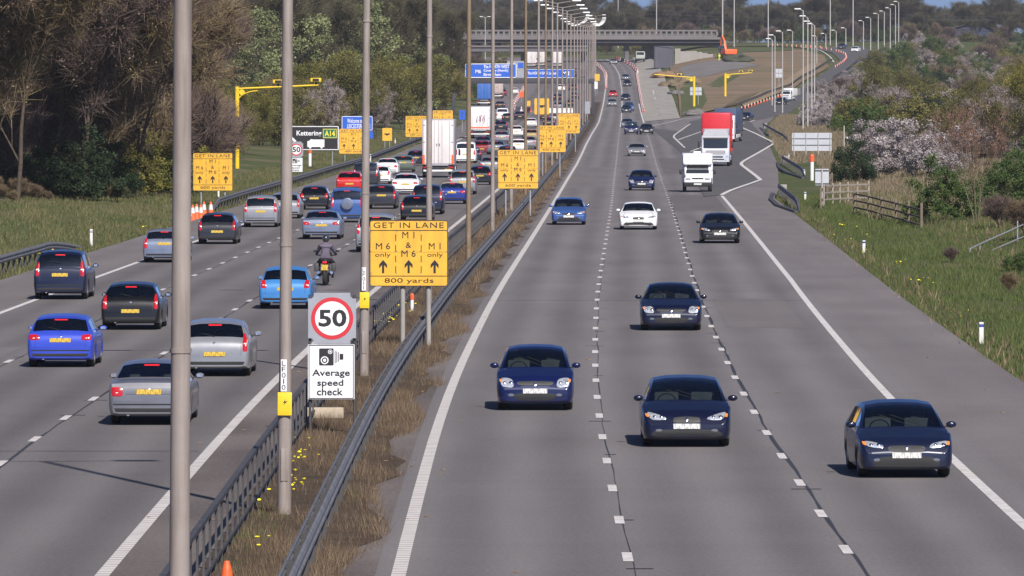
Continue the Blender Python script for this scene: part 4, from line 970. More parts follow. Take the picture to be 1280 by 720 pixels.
for a in [
 ('hatch','navy2',669,513,'dark blue hatchback nearest the central reservation, coming towards the camera'),
 ('hatch','navy',858,558,'very dark blue hatchback in the middle lane, lowest of the oncoming middle lane cars'),
 ('hatch','dblue',1128,597,'dark blue hatchback crossing towards the solid edge line at the lower right'),
 ('saloon','navy',839,413,'navy saloon with bright headlamps alone in the middle of the oncoming lanes'),
 ('saloon','black',900,304,'black saloon in the slow oncoming lane just below the lane merge'),
 ('saloon','white',798,287,'white saloon with a dark grille coming towards the camera'),
 ('hatch','midblue',711,281,'mid blue hatchback in the oncoming lane nearest the central reservation, left of the white saloon'),
 ('saloon','navy2',802,238,'dark blue saloon directly behind the white oncoming saloon'),
 ('coupe','silver',796,195,'silver coupe coming on in the middle lane behind the dark blue saloon'),
 ('mpv','navy2',789,168,'dark blue people carrier beside the nose of the pale works road'),
 ('saloon','black',808,168,'small dark saloon right of the dark blue people carrier'),
 ('hatch','steel',784,160,'grey blue car hidden partly behind the dark blue people carrier'),
 ('hatch','dblue',783,141,'dark car in the far oncoming queue, nearest of the four bunched together'),
 ('mpv','midblue',786,139,'blue people carrier in the far oncoming queue'),
 ('hatch','navy',782,126,'dark hatchback in the far oncoming queue behind the blue people carrier'),
 ('saloon','black',784,108,'black car with bright bumper far up the oncoming carriageway'),
 ('saloon','steel',782,100,'steel grey car just behind the far black one'),
 ('hatch','silver',765,133,'far silver hatchback beside the central reservation'),
 ('hatch','red',766,121,'far red hatchback behind the silver one'),
 ('saloon','silver',767,80,'silver car under the overbridge with a glinting headlamp'),
 ('saloon','dblue',933,151,'dark car on the slip road behind the lorries'),
 ('saloon','black',977,131,'black car higher up the slip road'),
 ('saloon','dblue',1053,61,'dark blue car at the top bend of the slip road'),
 ('saloon','white',1070,65,'white car on the upper road right of the cone curve'),
 ('hatch','navy',1081,80,'dark car with one bright lamp beside the right bank thicket')]:
    kind, col, px, py, lb = a
    rz = {1128: R(2)}.get(px, 0)
    if px > 920 and py < 155: rz = R(-12)
    car(kind, col, px, py, True, lb, rz, TC)
for a in [
 ('saloon','steel2',187,531,'silver saloon partly behind the nearest lighting column, closest car driving away'),
 ('hatch','silver',269,470,'silver hatchback right of the nearest lighting column'),
 ('hatch','elect',76,459,'bright royal blue hatchback in the slow lane at the left edge'),
 ('hatch','black',164,412,'black hatchback with a yellow plate behind the royal blue one'),
 ('mpv','dblue',76,374,'dark blue grey people carrier near the end of the left barrier'),
 ('estate','silverblue',206,328,'pale blue silver estate partly hidden by the nearest lighting column'),
 ('hatch','dgrey',272,305,'dark grey hatchback beside the row of cones'),
 ('mpv','silver',326,284,'silver people carrier in front of the left edge line'),
 ('hatch','silver',356,273,'silver hatchback mostly hidden behind the second lighting column'),
 ('hatch','black',393,262,'black hatchback between the silver people carrier and the red car'),
 ('saloon','silverblue',402,299,'silver blue saloon with lit tail lamps in the middle lane'),
 ('hatch','sky',357,386,'light blue hatchback behind the second lighting column'),
 ('mpv','silver',470,315,'silver people carrier hidden by the third lighting column and the big yellow sign'),
 ('hatch','red',437,240,'bright red hatchback near the left edge line'),
 ('saloon','white',507,243,'white saloon in the middle of the queue with a dark rear window'),
 ('estate','dgrey',477,261,'dark estate car with sun glare on its rear window'),
 ('suv','dgrey',457,234,'dark off road car ahead of the bright red hatchback'),
 ('hatch','white',474,230,'white hatchback just right of the third lighting column'),
 ('saloon','white',484,219,'white saloon ahead of the white hatchback'),
 ('estate','greeng',504,215,'grey green estate car left of the white box lorry'),
 ('hatch','dblue',520,207,'dark blue hatchback tucked in left of the white box lorry'),
 ('hatch','black',521,276,'black hatchback just above the big yellow lane sign'),
 ('mpv','dblue',534,268,'dark blue people carrier ahead of the black hatchback, right of it'),
 ('mpv','silver',578,243,'silver grey people carrier behind the blue convertible'),
 ('hatch','black',600,231,'black hatchback with red tail lamps near the central reservation'),
 ('hatch','maroon',602,193,'dark red hatchback in the dense part of the queue'),
 ('saloon','dgrey',604,186,'dark grey saloon ahead of the dark red hatchback'),
 ('saloon','silver',613,217,'pale silver saloon partly behind a lighting column near the yellow signs'),
 ('hatch','dblue',626,163,'dark blue car with a glinting lamp behind the white van'),
 ('saloon','silver',627,179,'silver saloon two cars behind the white van'),
 ('saloon','steel',620,193,'steel grey saloon with its lit side towards the white motorway van'),
 ('hatch','white',645,171,'small white hatchback right of the white van'),
 ('hatch','white',664,159,'white hatchback with a blue glint below the closed works triangle'),
 ('saloon','dblue',650,150,'dark car at the tip of the closed works triangle'),
 ('estate','white',648,190,'white estate car above the second yellow lane sign'),
 ('saloon','silver',660,186,'silver saloon above the second yellow lane sign, right of the white estate'),
 ('hatch','gold',664,176,'pale yellow hatchback between lighting columns in the far queue'),
 ('saloon','black',680,151,'black saloon in the far queue below the square yellow sign'),
 ('saloon','silver',694,153,'silver saloon in the far queue beside the fourth yellow lane sign'),
 ('hatch','dblue',686,158,'dark blue hatchback in the far queue near the reservation'),
 ('hatch','white',643,118,'small white car under the blue gantry'),
 ('saloon','dgrey',625,136,'dark saloon behind the blue lorry'),
 ('hatch','maroon',628,120,'dark red car under the blue gantry beside the pinkish lorry'),
 ('hatch','white',701,114,'white car beyond the gantry at its right end'),
 ('hatch','dblue',716,113,'dark car beyond the gantry, right of the white one'),
 ('saloon','navy',697,126,'dark blue saloon in the right hand queue beneath the gantry'),
 ('saloon','dgrey',718,124,'dark grey saloon beside the reservation beyond the gantry'),
 ('hatch','steel',698,137,'steel blue hatchback in the right hand far queue'),
 ('saloon','black',712,134,'black saloon beside the far reservation'),
 ('hatch','silver',728,103,'tiny silver car at the far end of the right hand queue'),
 ('hatch','white',706,104,'tiny white car beyond the gantry beam'),
 ('saloon','dblue',716,96,'tiny dark car above the right end of the gantry beam'),
 ('saloon','dgrey',634,152,'grey saloon right of the white van'),
 ('hatch','dblue',590,202,'dark blue hatchback ahead of the silver grey people carrier'),
 ('mpv','dgrey',634,205,'dark people carrier behind the second yellow lane sign')]:
    kind, col, px, py, lb = a; car(kind, col, px, py, False, lb, 0, AC)
# blue off-road car with a spare wheel on its tailgate
sv = car('suv','midblue',434,278,False,'metallic blue off road car with a covered spare wheel on its tailgate',0,None)
bm = bmesh.new(); lathe(bm, [(-.11,.02),(-.11,.24),(-.08,.30),(.08,.30),(.10,.24),(.10,.02)], 22, axis='Z')
sw = bobj('spare_wheel_cover', bm, paint('silverblue', COLS['silverblue']), sv, 40); sw.rotation_euler = (R(90), 0, 0); sw.location = (.02, -2.28, .98)
# blue convertible with a raised beige fabric roof
cv = make_car('coupe', paint('royal', COLS['royal']), 'convertible_car'); cv['half'] = 2.1
soft = mat('beige_soft_top', (.36,.28,.22), .9, var=.15)
for c in KIDS[cv.name]:
    if c.name.startswith('body'):
        me = c.data; me.materials.append(soft)
        for p in me.polygons:
            if p.center.z > 1.0 and p.center.y < .35: p.material_index = 1
place(cv, 565, 255, False, 'blue convertible with a raised beige fabric roof', 'car')

# --- goods vehicles and others
def wheels_pair(root, ys, w, r=.48, wd=.28):
    for y in ys:
        for s in (-1, 1): wheel(root, s * (w / 2 - wd / 2), y, r, wd)
def cab(root, y0, w, zb, zt, m, roofm=None, dark=True, lean=.16, L=1.9):
    """forward control cab whose face is at y0"""
    bm = bmesh.new(); n = 0; prof = [(0, zb), (.04, zb + .35), (.06, zb + .95), (.06 + lean * .2, zb + 1.05), (.06 + lean, zt - .25), (.06 + lean + .25, zt), (L, zt), (L, zb)]
    rings = []
    for f, k in ((-.5, 0), (-.47, 1), (.47, 1), (.5, 0)):
        ring = []
        for a, z in prof: ring.append(bm.verts.new((f * w, y0 - a - (0 if k else .09) * (a < 1), z - (.0 if k else .03) * (z > zt - .1))))
        rings.append(ring)
    for a, b_ in zip(rings, rings[1:]):
        for i in range(len(prof)): bm.faces.new((a[i], a[(i+1) % len(prof)], b_[(i+1) % len(prof)], b_[i]))
    bm.faces.new(rings[0]); bm.faces.new(rings[-1][::-1])
    c = bobj('cab', bm, m, root, 35)
    def face(name, x0, x1, z0, z1, mm, off=.012, par=None, nz=4, nx=4):
        vs, fs = [], []
        for j in range(nz + 1):
            z = z0 + (z1 - z0) * j / nz; a = np.interp(z, [p[1] for p in prof[:6]], [p[0] for p in prof[:6]])
            for i in range(nx + 1): x = x0 + (x1 - x0) * i / nx; vs.append((x, y0 - a + off - .03 * (abs(x) / (w / 2)) ** 4, z))
        for j in range(nz):
            for i in range(nx): q = j * (nx + 1) + i; fs.append((q, q+1, q+nx+2, q+nx+1))
        return pyd(name, vs, fs, mm, par or root, smooth=True)
    return c, face
def mirrors(root, y, w, z, h=.4):
    for s in (-1, 1):
        a = pcyl('mirror_arm', (s*(w/2-.05), y-.1, z+h*.4), (s*(w/2+.18), y, z+h*.4), .02, BLK, root, n=6)
        pbox('mirror', (s*(w/2+.2), y, z), (.17, .09, h), BLK, a, .02)
DARKG = mat('dark_cab_glass', (.012,.015,.018), .06, spec=.8, coat=.5)
def lorry_front(name, boxm, cabm, deflm, w=2.5, boxh=4.1, L=11, cabh=2.95, boxtop_round=True, sidem=None):
    r = empty(name); y0 = L / 2
    c, face = cab(r, y0, w * .97, .42, cabh, cabm, L=2.1)
    face('windscreen', -w*.42, w*.42, 1.62, 2.42, DARKG, .02)
    face('sun_visor', -w*.43, w*.43, 2.42, 2.56, BLK, .06)
    g_ = face('grille', -w*.33, w*.33, 1.10, 1.42, BLK, .02)
    for k in range(3): face('grille_bar', -w*.32, w*.32, 1.14 + k*.1, 1.18 + k*.1, SIGNW, .04, g_, 1)
    for s in (-1, 1):
        face('headlight', s*w*.40-.18, s*w*.40+.12, .78, .98, HEADL, .025, None, 2, 2)
        face('fog_light', s*w*.36-.10, s*w*.36+.10, .52, .62, HEADL, .025, None, 1, 1)
    face('lower_grille', -w*.26, w*.26, .80, .92, BLK, .022); face('bumper_slot', -w*.30, w*.30, .58, .68, BLK, .022); face('number_plate', -.26, .26, .46, .56, PLW, .03)
    mirrors(r, y0 - .1, w, 1.95, .62)
    # roof deflector sloping up to the box
    vs = [(-w*.44, y0-.45, cabh), (w*.44, y0-.45, cabh), (w*.38, y0-1.4, boxh-1.45), (-w*.38, y0-1.4, boxh-1.45), (-w*.46, y0-2.1, cabh), (w*.46, y0-2.1, cabh), (w*.46, y0-2.1, boxh-1.4), (-w*.46, y0-2.1, boxh-1.4)]
    pyd('wind_deflector', vs, [(0,1,2,3),(3,2,6,7),(0,3,7,4),(1,5,6,2),(4,7,6,5),(0,4,5,1)], deflm, r)
    bm = bmesh.new(); box(bm, (0, -1.25, (boxh + 1.15) / 2), (w, L - 2.55, boxh - 1.15), .16 if boxtop_round else .03); b_ = bobj('load_box', bm, boxm, r, 40)
    for k in range(9):
        for s in (-1, 1): pbox('side_rib', (s*(w/2+.012), y0-3.2-k*.9, (boxh+1.2)/2), (.03, .05, boxh-1.45), sidem or boxm, b_)
    pbox('chassis', (0, -.5, .85), (w*.8, L-2.0, .32), RAILD, r)
    for s in (-1, 1): pbox('side_guard', (s*w*.47, -.6, .72), (.05, L*.5, .42), sidem or SIGNW, r, .01)
    wheels_pair(r, (y0-1.3, -L/2+1.6, -L/2+2.9), w); r['half'] = L / 2; return r
redm = paint('container_red', (.50,.012,.02), 0, .4); silm = paint('silver_cab', (.55,.56,.60), .3, .35); whm = paint('white_cab', (.75,.75,.77), 0, .35)
l1 = lorry_front('red_box_lorry', redm, silm, silm, 2.55, 4.75, 12, 2.75, True); place(l1, 897, 208, True, 'tall lorry with a rounded red load box over a silver white cab', 'lorry', rz=R(-2))
l2 = lorry_front('blue_trailer_lorry', paint('trailer_blue', (.045,.065,.13), 0, .4), whm, whm, 2.5, 3.9, 14, 3.1, False); place(l2, 911, 178, True, 'white cabbed lorry with a dark blue trailer behind the red lorry', 'lorry', rz=R(-5))
l3 = lorry_front('white_rigid_lorry', paint('box_white', (.70,.70,.70), 0, .4), whm, whm, 2.4, 3.0, 7.5, 2.6, False); place(l3, 987, 126, True, 'small white lorry coming round the slip road behind the blossom', 'lorry', rz=R(-14)); l3.scale = (.78, .8, .8)
# camper van with a luton bulge over the cab
cm = empty('camper_van'); W_, L_ = 2.08, 5.9
bm = bmesh.new(); box(bm, (0, -.55, 1.55), (W_, L_-1.9, 2.1), .10); box(bm, (0, 1.55, 2.22), (W_*.98, 1.5, .80), .20); bobj('living_body', bm, whm, cm, 40)
c, face = cab(cm, L_/2 - .75, W_*.88, .50, 1.95, whm, L=1.4)
bm = bmesh.new()
vs = [(-.88, 2.95, .50), (.88, 2.95, .50), (.90, 2.97, .92), (-.90, 2.97, .92), (-.84, 2.20, 1.26), (.84, 2.20, 1.26), (.9, 2.1, .5), (-.9, 2.1, .5), (.80, 2.90, 1.03), (-.80, 2.90, 1.03)]
pyd('bonnet', vs, [(0,1,2,3),(3,2,8,9),(9,8,5,4),(1,6,5,8,2),(0,3,9,4,7),(0,7,6,1)], whm, cm)
pyd('windscreen', [(-.78, 2.215, 1.27), (.78, 2.215, 1.27), (.70, 1.90, 1.86), (-.70, 1.90, 1.86)], [(0,1,2,3)], DARKG, cm).location = (0, .03, .02)
pbox('bumper', (0, 2.98, .52), (1.86, .14, .30), BLK, cm, .03); pbox('grille', (0, 2.965, .93), (.78, .05, .09), BLK, cm, .01); pbox('number_plate', (0, 3.06, .55), (.52, .014, .12), PLW, cm)
for s in (-1, 1): pbox('headlight', (s*.66, 2.955, .90), (.34, .06, .15), HEADL, cm, .02)
mirrors(cm, 2.1, 1.9, 1.35, .32); wheels_pair(cm, (2.0, -1.7), 1.95, .33, .22); cm['half'] = 2.95
pbox('roof_vent', (0, -.6, 2.66), (.5, .5, .12), SIGNW, cm, .02)
place(cm, 872, 240, True, 'white coachbuilt camper van with a bulge over the cab', 'camper van')
# lorries seen from behind
def lorry_rear(name, boxm, doorm, w=2.5, z0=1.1, top=3.9, L=9, cabm=None, corner=None, curtain=False):
    r = empty(name); y0 = -L / 2
    bm = bmesh.new(); box(bm, (0, -.6, (top + z0) / 2), (w, L - 2.2, top - z0), .03); b_ = bobj('load_box', bm, boxm, r, 40); yb = -.6 - (L - 2.2) / 2
    for s in (-1, 1):
        d = pbox('rear_door', (s*w*.235, yb-.018, (top+z0)/2), (w*.452, .03, top-z0-.20), doorm, r, .008)
        for k in (.12, .36): pcyl('door_rod', (s*w*k, yb-.05, z0+.12), (s*w*k, yb-.05, top-.12), .016, SIGNG, d, n=6)
        for k in range(3): pbox('hinge', (s*w*.44, yb-.045, z0+.45+k*(top-z0-.9)/2), (.16, .025, .06), SIGNG, d)
        pbox('door_handle', (s*.10, yb-.07, (top+z0)/2-.2), (.05, .03, .18), RAILD, d)
        if corner: pbox('corner_marker', (s*w*.455, yb-.055, z0+.42), (.17, .02, .72), corner, r)
        pbox('tail_light', (s*w*.40, yb-.03, .80), (.34, .05, .14), REDL, r, .01)
        pbox('mudflap', (s*w*.40, yb+.45, .45), (.42, .02, .5), BLK, r)
    pbox('number_plate', (w*.30, yb-.04, .62), (.50, .02, .12), PLY, r)
    pbox('underrun_bar', (0, yb-.02, .55), (w*.92, .10, .14), SIGNW, r, .02); pbox('tail_lift', (0, yb-.02, 1.0), (w*.62, .06, .14), SIGNG, r, .01)
    pbox('chassis', (0, 0, .86), (w*.75, L-1.2, .28), RAILD, r)
    c, face = cab(r, L/2, w*.95, .45, min(top-.4, 2.9), cabm or whm, L=1.9); mirrors(r, L/2-.1, w, 1.9, .5)
    wheels_pair(r, (L/2-1.2, y0+1.5, y0+2.7), w, .46, .30); r['half'] = L / 2; return r
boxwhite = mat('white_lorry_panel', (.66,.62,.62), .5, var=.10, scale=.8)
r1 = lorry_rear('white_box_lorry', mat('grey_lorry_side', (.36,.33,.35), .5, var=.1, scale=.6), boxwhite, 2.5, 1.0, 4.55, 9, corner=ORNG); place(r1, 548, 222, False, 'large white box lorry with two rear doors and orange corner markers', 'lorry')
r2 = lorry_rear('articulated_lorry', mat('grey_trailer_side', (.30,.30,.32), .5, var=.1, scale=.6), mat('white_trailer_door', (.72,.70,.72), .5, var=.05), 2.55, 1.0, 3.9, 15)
place(r2, 600, 173, False, 'articulated lorry with a white rear carrying dark stripes', 'lorry')
for k, (x, zz, a) in enumerate([(-.35,2.3,8),(.02,2.35,-6),(.10,2.5,14),(.45,2.5,18),(.55,2.2,10)]):
    pbox('livery_stripe', (x, -.6-6.4-.045, zz), (.09, .006, .75), mat('stripe_maroon', (.18,.03,.08), .5), r2, rot=Matrix.Rotation(R(a), 4, 'Y'))
pbox('livery_band', (0, -.6-6.4-.044, 1.32), (2.3, .006, .16), ORNG, r2)
blb = mat('blue_trailer_curtain', (.03,.12,.42), .5, var=.1)
r3 = lorry_rear('blue_curtain_lorry', blb, blb, 2.5, 1.2, 4.3, 14); place(r3, 605, 132, False, 'blue backed lorry under the gantry on the left', 'lorry')
pnk = mat('pinkish_trailer', (.48,.38,.36), .5, var=.1)
r4 = lorry_rear('pink_box_lorry', pnk, pnk, 2.4, 1.1, 3.8, 10); place(r4, 621, 123, False, 'pinkish grey lorry right of the blue one under the gantry', 'lorry')
for px, py, lb in [(664,84,'white lorry in the distant queue under the low bridge, leftmost of three'),(676,83,'white lorry in the distant queue, middle of three'),(697,84,'tall white lorry in the distant queue, rightmost of three')]:
    KEEP.append(r1) if r1 not in KEEP else None; place(r1, px, py, False, lb, 'lorry', 'distant lorries under the bridge', remap={'orange_cone_plastic': SIGNW})
place(r1, 741+43, 77, True, 'box lorry passing under the overbridge on the oncoming side', 'lorry', remap={'orange_cone_plastic': SIGNW}, dx=-.5) if False else None
# vans
car('van','white',582,204,False,'white panel van immediately right of the white box lorry')
car('van','white',628,151,False,'white panel van high in the queue right of the articulated lorry')
# three riders' white machines far off are read as one small car each; the near motorcycle has a rider
mb = empty('motorcycle')
def mtyre(y): 
    bm = bmesh.new(); lathe(bm, [(-.07,.18),(-.085,.24),(-.06,.30),(0,.32),(.06,.30),(.085,.24),(.07,.18)], 22); t = bobj('wheel', bm, TYRE, mb, 50, (0, y, .32))
    bm = bmesh.new(); lathe(bm, [(-.05,.19),(-.02,.17),(-.02,.03),(.02,.03),(.02,.17),(.05,.19)], 20); bobj('rim', bm, RIM, t, 40)
mtyre(-.72); mtyre(.72)
def skin(name, pts, edges, radii, m, parent, sub=2, root_i=0):
    me = bpy.data.meshes.new(name); me.from_pydata(pts, edges, []); o = bpy.data.objects.new(name, me)
    sk = o.modifiers.new('s', 'SKIN'); sk.use_smooth_shade = True; o.modifiers.new('u', 'SUBSURF').levels = sub; o.modifiers['u'].render_levels = sub
    for i, r in enumerate(radii): v = me.skin_vertices[0].data[i]; v.radius = (r, r) if not isinstance(r, tuple) else r; v.use_root = (i == root_i)
    me2 = evaluated(o)
    me2.name = name; me2.materials.clear(); o = mesh_obj(name, me2, m, parent); me2.shade_smooth(); return o
skin('fuel_tank_and_seat', [(0,-.80,.90),(0,-.45,.84),(0,-.1,.80),(0,.25,.93),(0,.48,.88)], [(0,1),(1,2),(2,3),(3,4)], [(.10,.06),(.15,.07),(.13,.07),(.17,.13),(.10,.09)], BLK, mb)
skin('engine', [(0,-.15,.45),(0,.2,.45),(0,.35,.62)], [(0,1),(1,2)], [(.20,.18),(.20,.20),(.15,.15)], RAILD, mb)
skin('fairing', [(0,.55,1.0),(0,.75,.98),(0,.62,.72)], [(0,1),(0,2)], [(.20,.18),(.12,.10),(.22,.16)], paint('dgrey', COLS['dgrey']), mb)
pyd('windshield', [(-.20,.62,1.12),(.20,.62,1.12),(.13,.50,1.42),(-.13,.50,1.42)], [(0,1,2,3)], GLASS, mb)
for s in (-1, 1):
    pcyl('fork', (s*.10,.72,.32), (s*.11,.50,1.02), .028, CHROME, mb); pcyl('exhaust', (s*.20,.1,.36), (s*.24,-.78,.48), .05, CHROME, mb, r1=.06)
    pcyl('handlebar', (s*.05,.48,1.05), (s*.36,.38,1.08), .018, BLK, mb); pbox('mirror', (s*.40,.44,1.22), (.13,.04,.08), BLK, mb, .015); pbox('pannier', (s*.31,-.62,.66), (.17,.42,.30), RAILD, mb, .04)
pbox('tail_light', (0,-.93,.84), (.16,.04,.07), REDON, mb, .01); pbox('number_plate', (0,-.97,.66), (.24,.012,.20), PLY, mb); pcyl('swing_arm', (0,-.1,.40), (0,-.72,.32), .05, RAILD, mb)
mb['half'] = 1.0; mo = place(mb, 406, 357, False, 'dark touring motorcycle with a round yellow plate area beside the light blue hatchback', 'motorcycle')
mb['label'] = 'dark touring motorcycle beside the light blue hatchback'
# the rider: one continuous body leaning to the bars, helmet, gloves
rd = empty('person'); JK = mat('grey_violet_jacket', (.105,.085,.125), .8, var=.35, scale=6); TR = mat('black_riding_trousers', (.018,.018,.022), .8)
pts = [(0,-.22,.95),(0,-.18,1.12),(0,-.08,1.32),(0,0,1.46),(0,.04,1.54),
       (-.19,0,1.42),(-.30,.14,1.22),(-.35,.36,1.12),(.19,0,1.42),(.30,.14,1.22),(.35,.36,1.12),
       (-.13,-.20,.92),(-.27,.16,.80),(-.25,-.12,.42),(-.25,.02,.36),(.13,-.20,.92),(.27,.16,.80),(.25,-.12,.42),(.25,.02,.36)]
ed = [(0,1),(1,2),(2,3),(3,4),(3,5),(5,6),(6,7),(3,8),(8,9),(9,10),(0,11),(11,12),(12,13),(13,14),(0,15),(15,16),(16,17),(17,18)]
ra = [(.17,.14),(.16,.13),(.19,.14),(.15,.11),(.07,.07),(.10,.10),(.065,.065),(.045,.045),(.10,.10),(.065,.065),(.045,.045),(.11,.11),(.085,.085),(.055,.055),(.05,.045),(.11,.11),(.085,.085),(.055,.055),(.05,.045)]
bd = skin('body', pts, ed, ra, JK, rd)
bd.data.materials.append(TR)
for p in bd.data.polygons:
    if p.center.z < .97: p.material_index = 1
bm = bmesh.new(); bmesh.ops.create_uvsphere(bm, u_segments=20, v_segments=14, radius=1, matrix=Matrix.Translation((0,.06,1.68)) @ Matrix.Diagonal((.135,.165,.15,1))); hm = bobj('helmet', bm, mat('dark_helmet', (.03,.03,.035), .2, coat=1), rd, 80)
bm = bmesh.new(); bmesh.ops.create_uvsphere(bm, u_segments=16, v_segments=8, radius=1, matrix=Matrix.Translation((0,.115,1.69)) @ Matrix.Diagonal((.12,.13,.06,1))); bobj('visor', bm, DARKG, hm, 80)
for s in (-1, 1):
    hp, he, hr = [(s*.35,.34,1.12),(s*.355,.40,1.12)], [(0,1)], [(.035,.028),(.042,.024)]
    for k in range(4):
        x = s * (.325 + .022 * k); b0 = len(hp); hp += [(x,.43,1.13),(x,.455,1.115),(x,.45,1.085),(x,.43-.004*k,1.07)]; he += [(1,b0),(b0,b0+1),(b0+1,b0+2),(b0+2,b0+3)]; hr += [.011,.010,.010,.009]
    b0 = len(hp); hp += [(s*.315,.40,1.10),(s*.31,.425,1.08)]; he += [(1,b0),(b0,b0+1)]; hr += [.012,.010]
    skin('glove', hp, he, hr, BLK, rd, 1)
    pbox('boot', (s*.25,.05,.31), (.09,.27,.10), BLK, rd, .03)
rd.location = mo.location; rd.rotation_euler = mo.rotation_euler; tag(rd, 'person in a grey violet jacket and dark helmet riding the motorcycle', 'person')
for r_ in CARP.values():
    for c in list(KIDS[r_.name]):
        for c2 in KIDS.get(c.name, ()): bpy.data.objects.remove(c2)
    for c in list(KIDS[r_.name]): bpy.data.objects.remove(c)
    bpy.data.objects.remove(r_)
for r_ in [l1, l2, l3, cm, r1, r2, r3, r4, mb, cv]:
    if '_proto' in r_: del r_['_proto']

# ---------------------------------------------------------------- lighting columns of the central reservation
def gz(X, Y, v=False): return g(X, Y) + (verge(X - LS(Y), Y) if v else 0)
def column(name, X, Y, h, label, m=POLE, r0=.11, r1=.08, arms=2, reach=1.75, group=None, v=False, lean=0., armdir=-1, headm=LAMPW, up=.22, armrot=0.):
    t = empty(name, (X, Y, gz(X, Y, v) - .05)); tag(t, label, 'lighting column', group); t.rotation_euler = (0, lean, armrot)
    bm = bmesh.new(); cyl(bm, (0,0,0), (0,0,1.9), r0 * 1.12, r0 * 1.12, 16); cyl(bm, (0,0,1.9), (0,0,2.0), r0 * 1.12, r0, 16, False); cyl(bm, (0,0,2.0), (0,0,h), r0, r1, 16); bobj('column', bm, m, t, 40)
    for zc in ((4.6, 8.9) if Y < 400 else ()): pcyl('collar', (0,0,zc), (0,0,zc+.05), r0*.99 + .006, m, t, n=16)
    pbox('access_door', (0, -r0*1.12, .9), (r0*1.1, .02, .55), m, t, .005)
    for s in ((-1, 1) if arms == 2 else (armdir,)):
        a = pcyl('lamp_arm', (0,0,h-.05), (s*reach, 0, h + up), .045, m, t, r1=.03, n=8)
        bm = bmesh.new(); box(bm, (s*(reach+.30), 0, h + up + .02), (.85, .36, .15), .05); bobj('lamp_head', bm, headm, t, 40)
    return t
COLG = 'twin armed lighting columns down the central reservation'
cpx = {0:(221.5,None,70),1:(355,None,116),2:(455,None,171),3:(536,None,226),4:(585.5,None,281),5:(615.6,None,336),6:(639,None,391),7:(656.7,None,446),8:(672.8,None,501),9:(681.8,None,548),10:(690,None,604)}
dscr = {0:'nearest and thickest grey lighting column, left of the light blue hatchback',1:'grey lighting column standing in the weeds beside the speed check sign',2:'grey lighting column directly left of the big yellow lane sign',
        3:'grey lighting column rising behind the big yellow lane sign',4:'rusty brown lighting column in front of the convertible',5:'grey lighting column just left of the second yellow lane sign',6:'grey lighting column in front of the second yellow lane sign',
        7:'brownish lighting column at the right edge of the second yellow lane sign',8:'slim column in front of the left half of the third yellow lane sign',9:'brownish column in front of the middle of the third yellow lane sign'}
for i in range(29):
    if i in cpx: px, _, Y = cpx[i]; X = (px - CX) * Y / F
    else: Y = 604 + (i - 10) * 53; X = LS(Y) - 2.15
    mm = POLEB if i in (4, 7, 9) else POLE
    c = column('lighting_column', X, Y, 15, dscr.get(i, 'slender grey twin armed lighting column far down the central reservation'), mm, .105 if i < 3 else .10, .078, 2, 1.55, COLG, lean=R(.42 if i < 3 else .15))
    if i in (1, 2):
        zt_, zs = (2.15, 1.62) if i == 1 else (2.15, 1.62)
        f = lambda y, Y_: H - (y - YH) * Y_ / F
        z1, z0 = (f(449, Y), f(489, Y)) if i == 1 else (f(334, Y), f(363, Y)); y1, y0 = (f(490, Y), f(519, Y)) if i == 1 else (f(365, Y), f(385, Y)); b = .05
        pl = pbox('number_strip', (-.02, -.135, (z0+z1)/2 + b), (.10, .012, z1-z0), SIGNW, c)
        if i == 1:
            for k, ch in enumerate('LF010'): 
                zz = z1 + b - .02 - (k + 1) * (z1 - z0 - .03) / 5; text_obj(ch, *((-.03, -.012) if ch == '1' else (-.055, .012)), zz + .018, zz + (z1-z0-.03)/5, -.144, INK, pl)
        else:
            for k, ch in enumerate('LF011'):
                zz = z1 + b - .02 - (k + 1) * (z1 - z0 - .03) / 5; text_obj(ch, *((-.03, -.012) if ch == '1' else (-.055, .012)), zz + .018, zz + (z1-z0-.03)/5, -.144, INK, pl)
        wp = pbox('warning_plate', (0, -.15, (y0+y1)/2 + b), (.24, .02, y1-y0), YELP, c, .006)
        pyd('lightning_symbol', [(-.03,-.162,(y0+y1)/2+b+.02),(.02,-.162,(y0+y1)/2+b+.09),(.0,-.162,(y0+y1)/2+b+.04),(.05,-.162,(y0+y1)/2+b+.05),(-.03,-.162,(y0+y1)/2+b-.03),(.0,-.162,(y0+y1)/2+b+.02)], [(0,1,2),(0,2,5),(2,3,5),(5,3,4)], INK, wp)
        pcyl('strap', (0,0,y1+b-.03), (0,0,y1+b+.0), .125, RAILD, c, n=16)
    elif i == 0: pass
# ---------------------------------------------------------------- railings and safety barriers
def sweep(name, off, prof, y0, y1, m, parent=None, st=4., z=lambda Y: 0., v=False, closed=True):
    ys = ysteps(y0, y1, st); vs, fs = [], []; n = len(prof)
    for Y in ys:
        L = LS(Y) + off(Y)
        for a, b in prof: vs.append((L + a, Y, gz(L, Y, v) + b + z(Y)))
    for j in range(len(ys) - 1):
        for i in range(n if closed else n - 1): a, b = j*n + i, j*n + (i+1) % n; fs.append((a, a+n, b+n, b))
    fs.append(tuple(range(n))); fs.append(tuple((len(ys)-1)*n + i for i in range(n))[::-1])
    return pyd(name, vs, fs, m, parent)
WB = [(0,.42),(.03,.44),(.05,.50),(.05,.53),(.01,.565),(.01,.60),(.05,.635),(.05,.665),(.03,.72),(0,.74),(-.015,.72),(.02,.66),(-.012,.61),(-.012,.555),(.02,.51),(-.015,.44)]
sq = lambda w, h, z: [(-w/2, z), (w/2, z), (w/2, z+h), (-w/2, z+h)]
rf = empty('railing_fence', (LS(90) - 2.75, 90, 0)); tag(rf, 'dark steel railing with flat upright bars along the left side of the central reservation', 'fence')
def under(o, par): o.parent = par; o.matrix_parent_inverse = Matrix.Translation(-par.location); return o
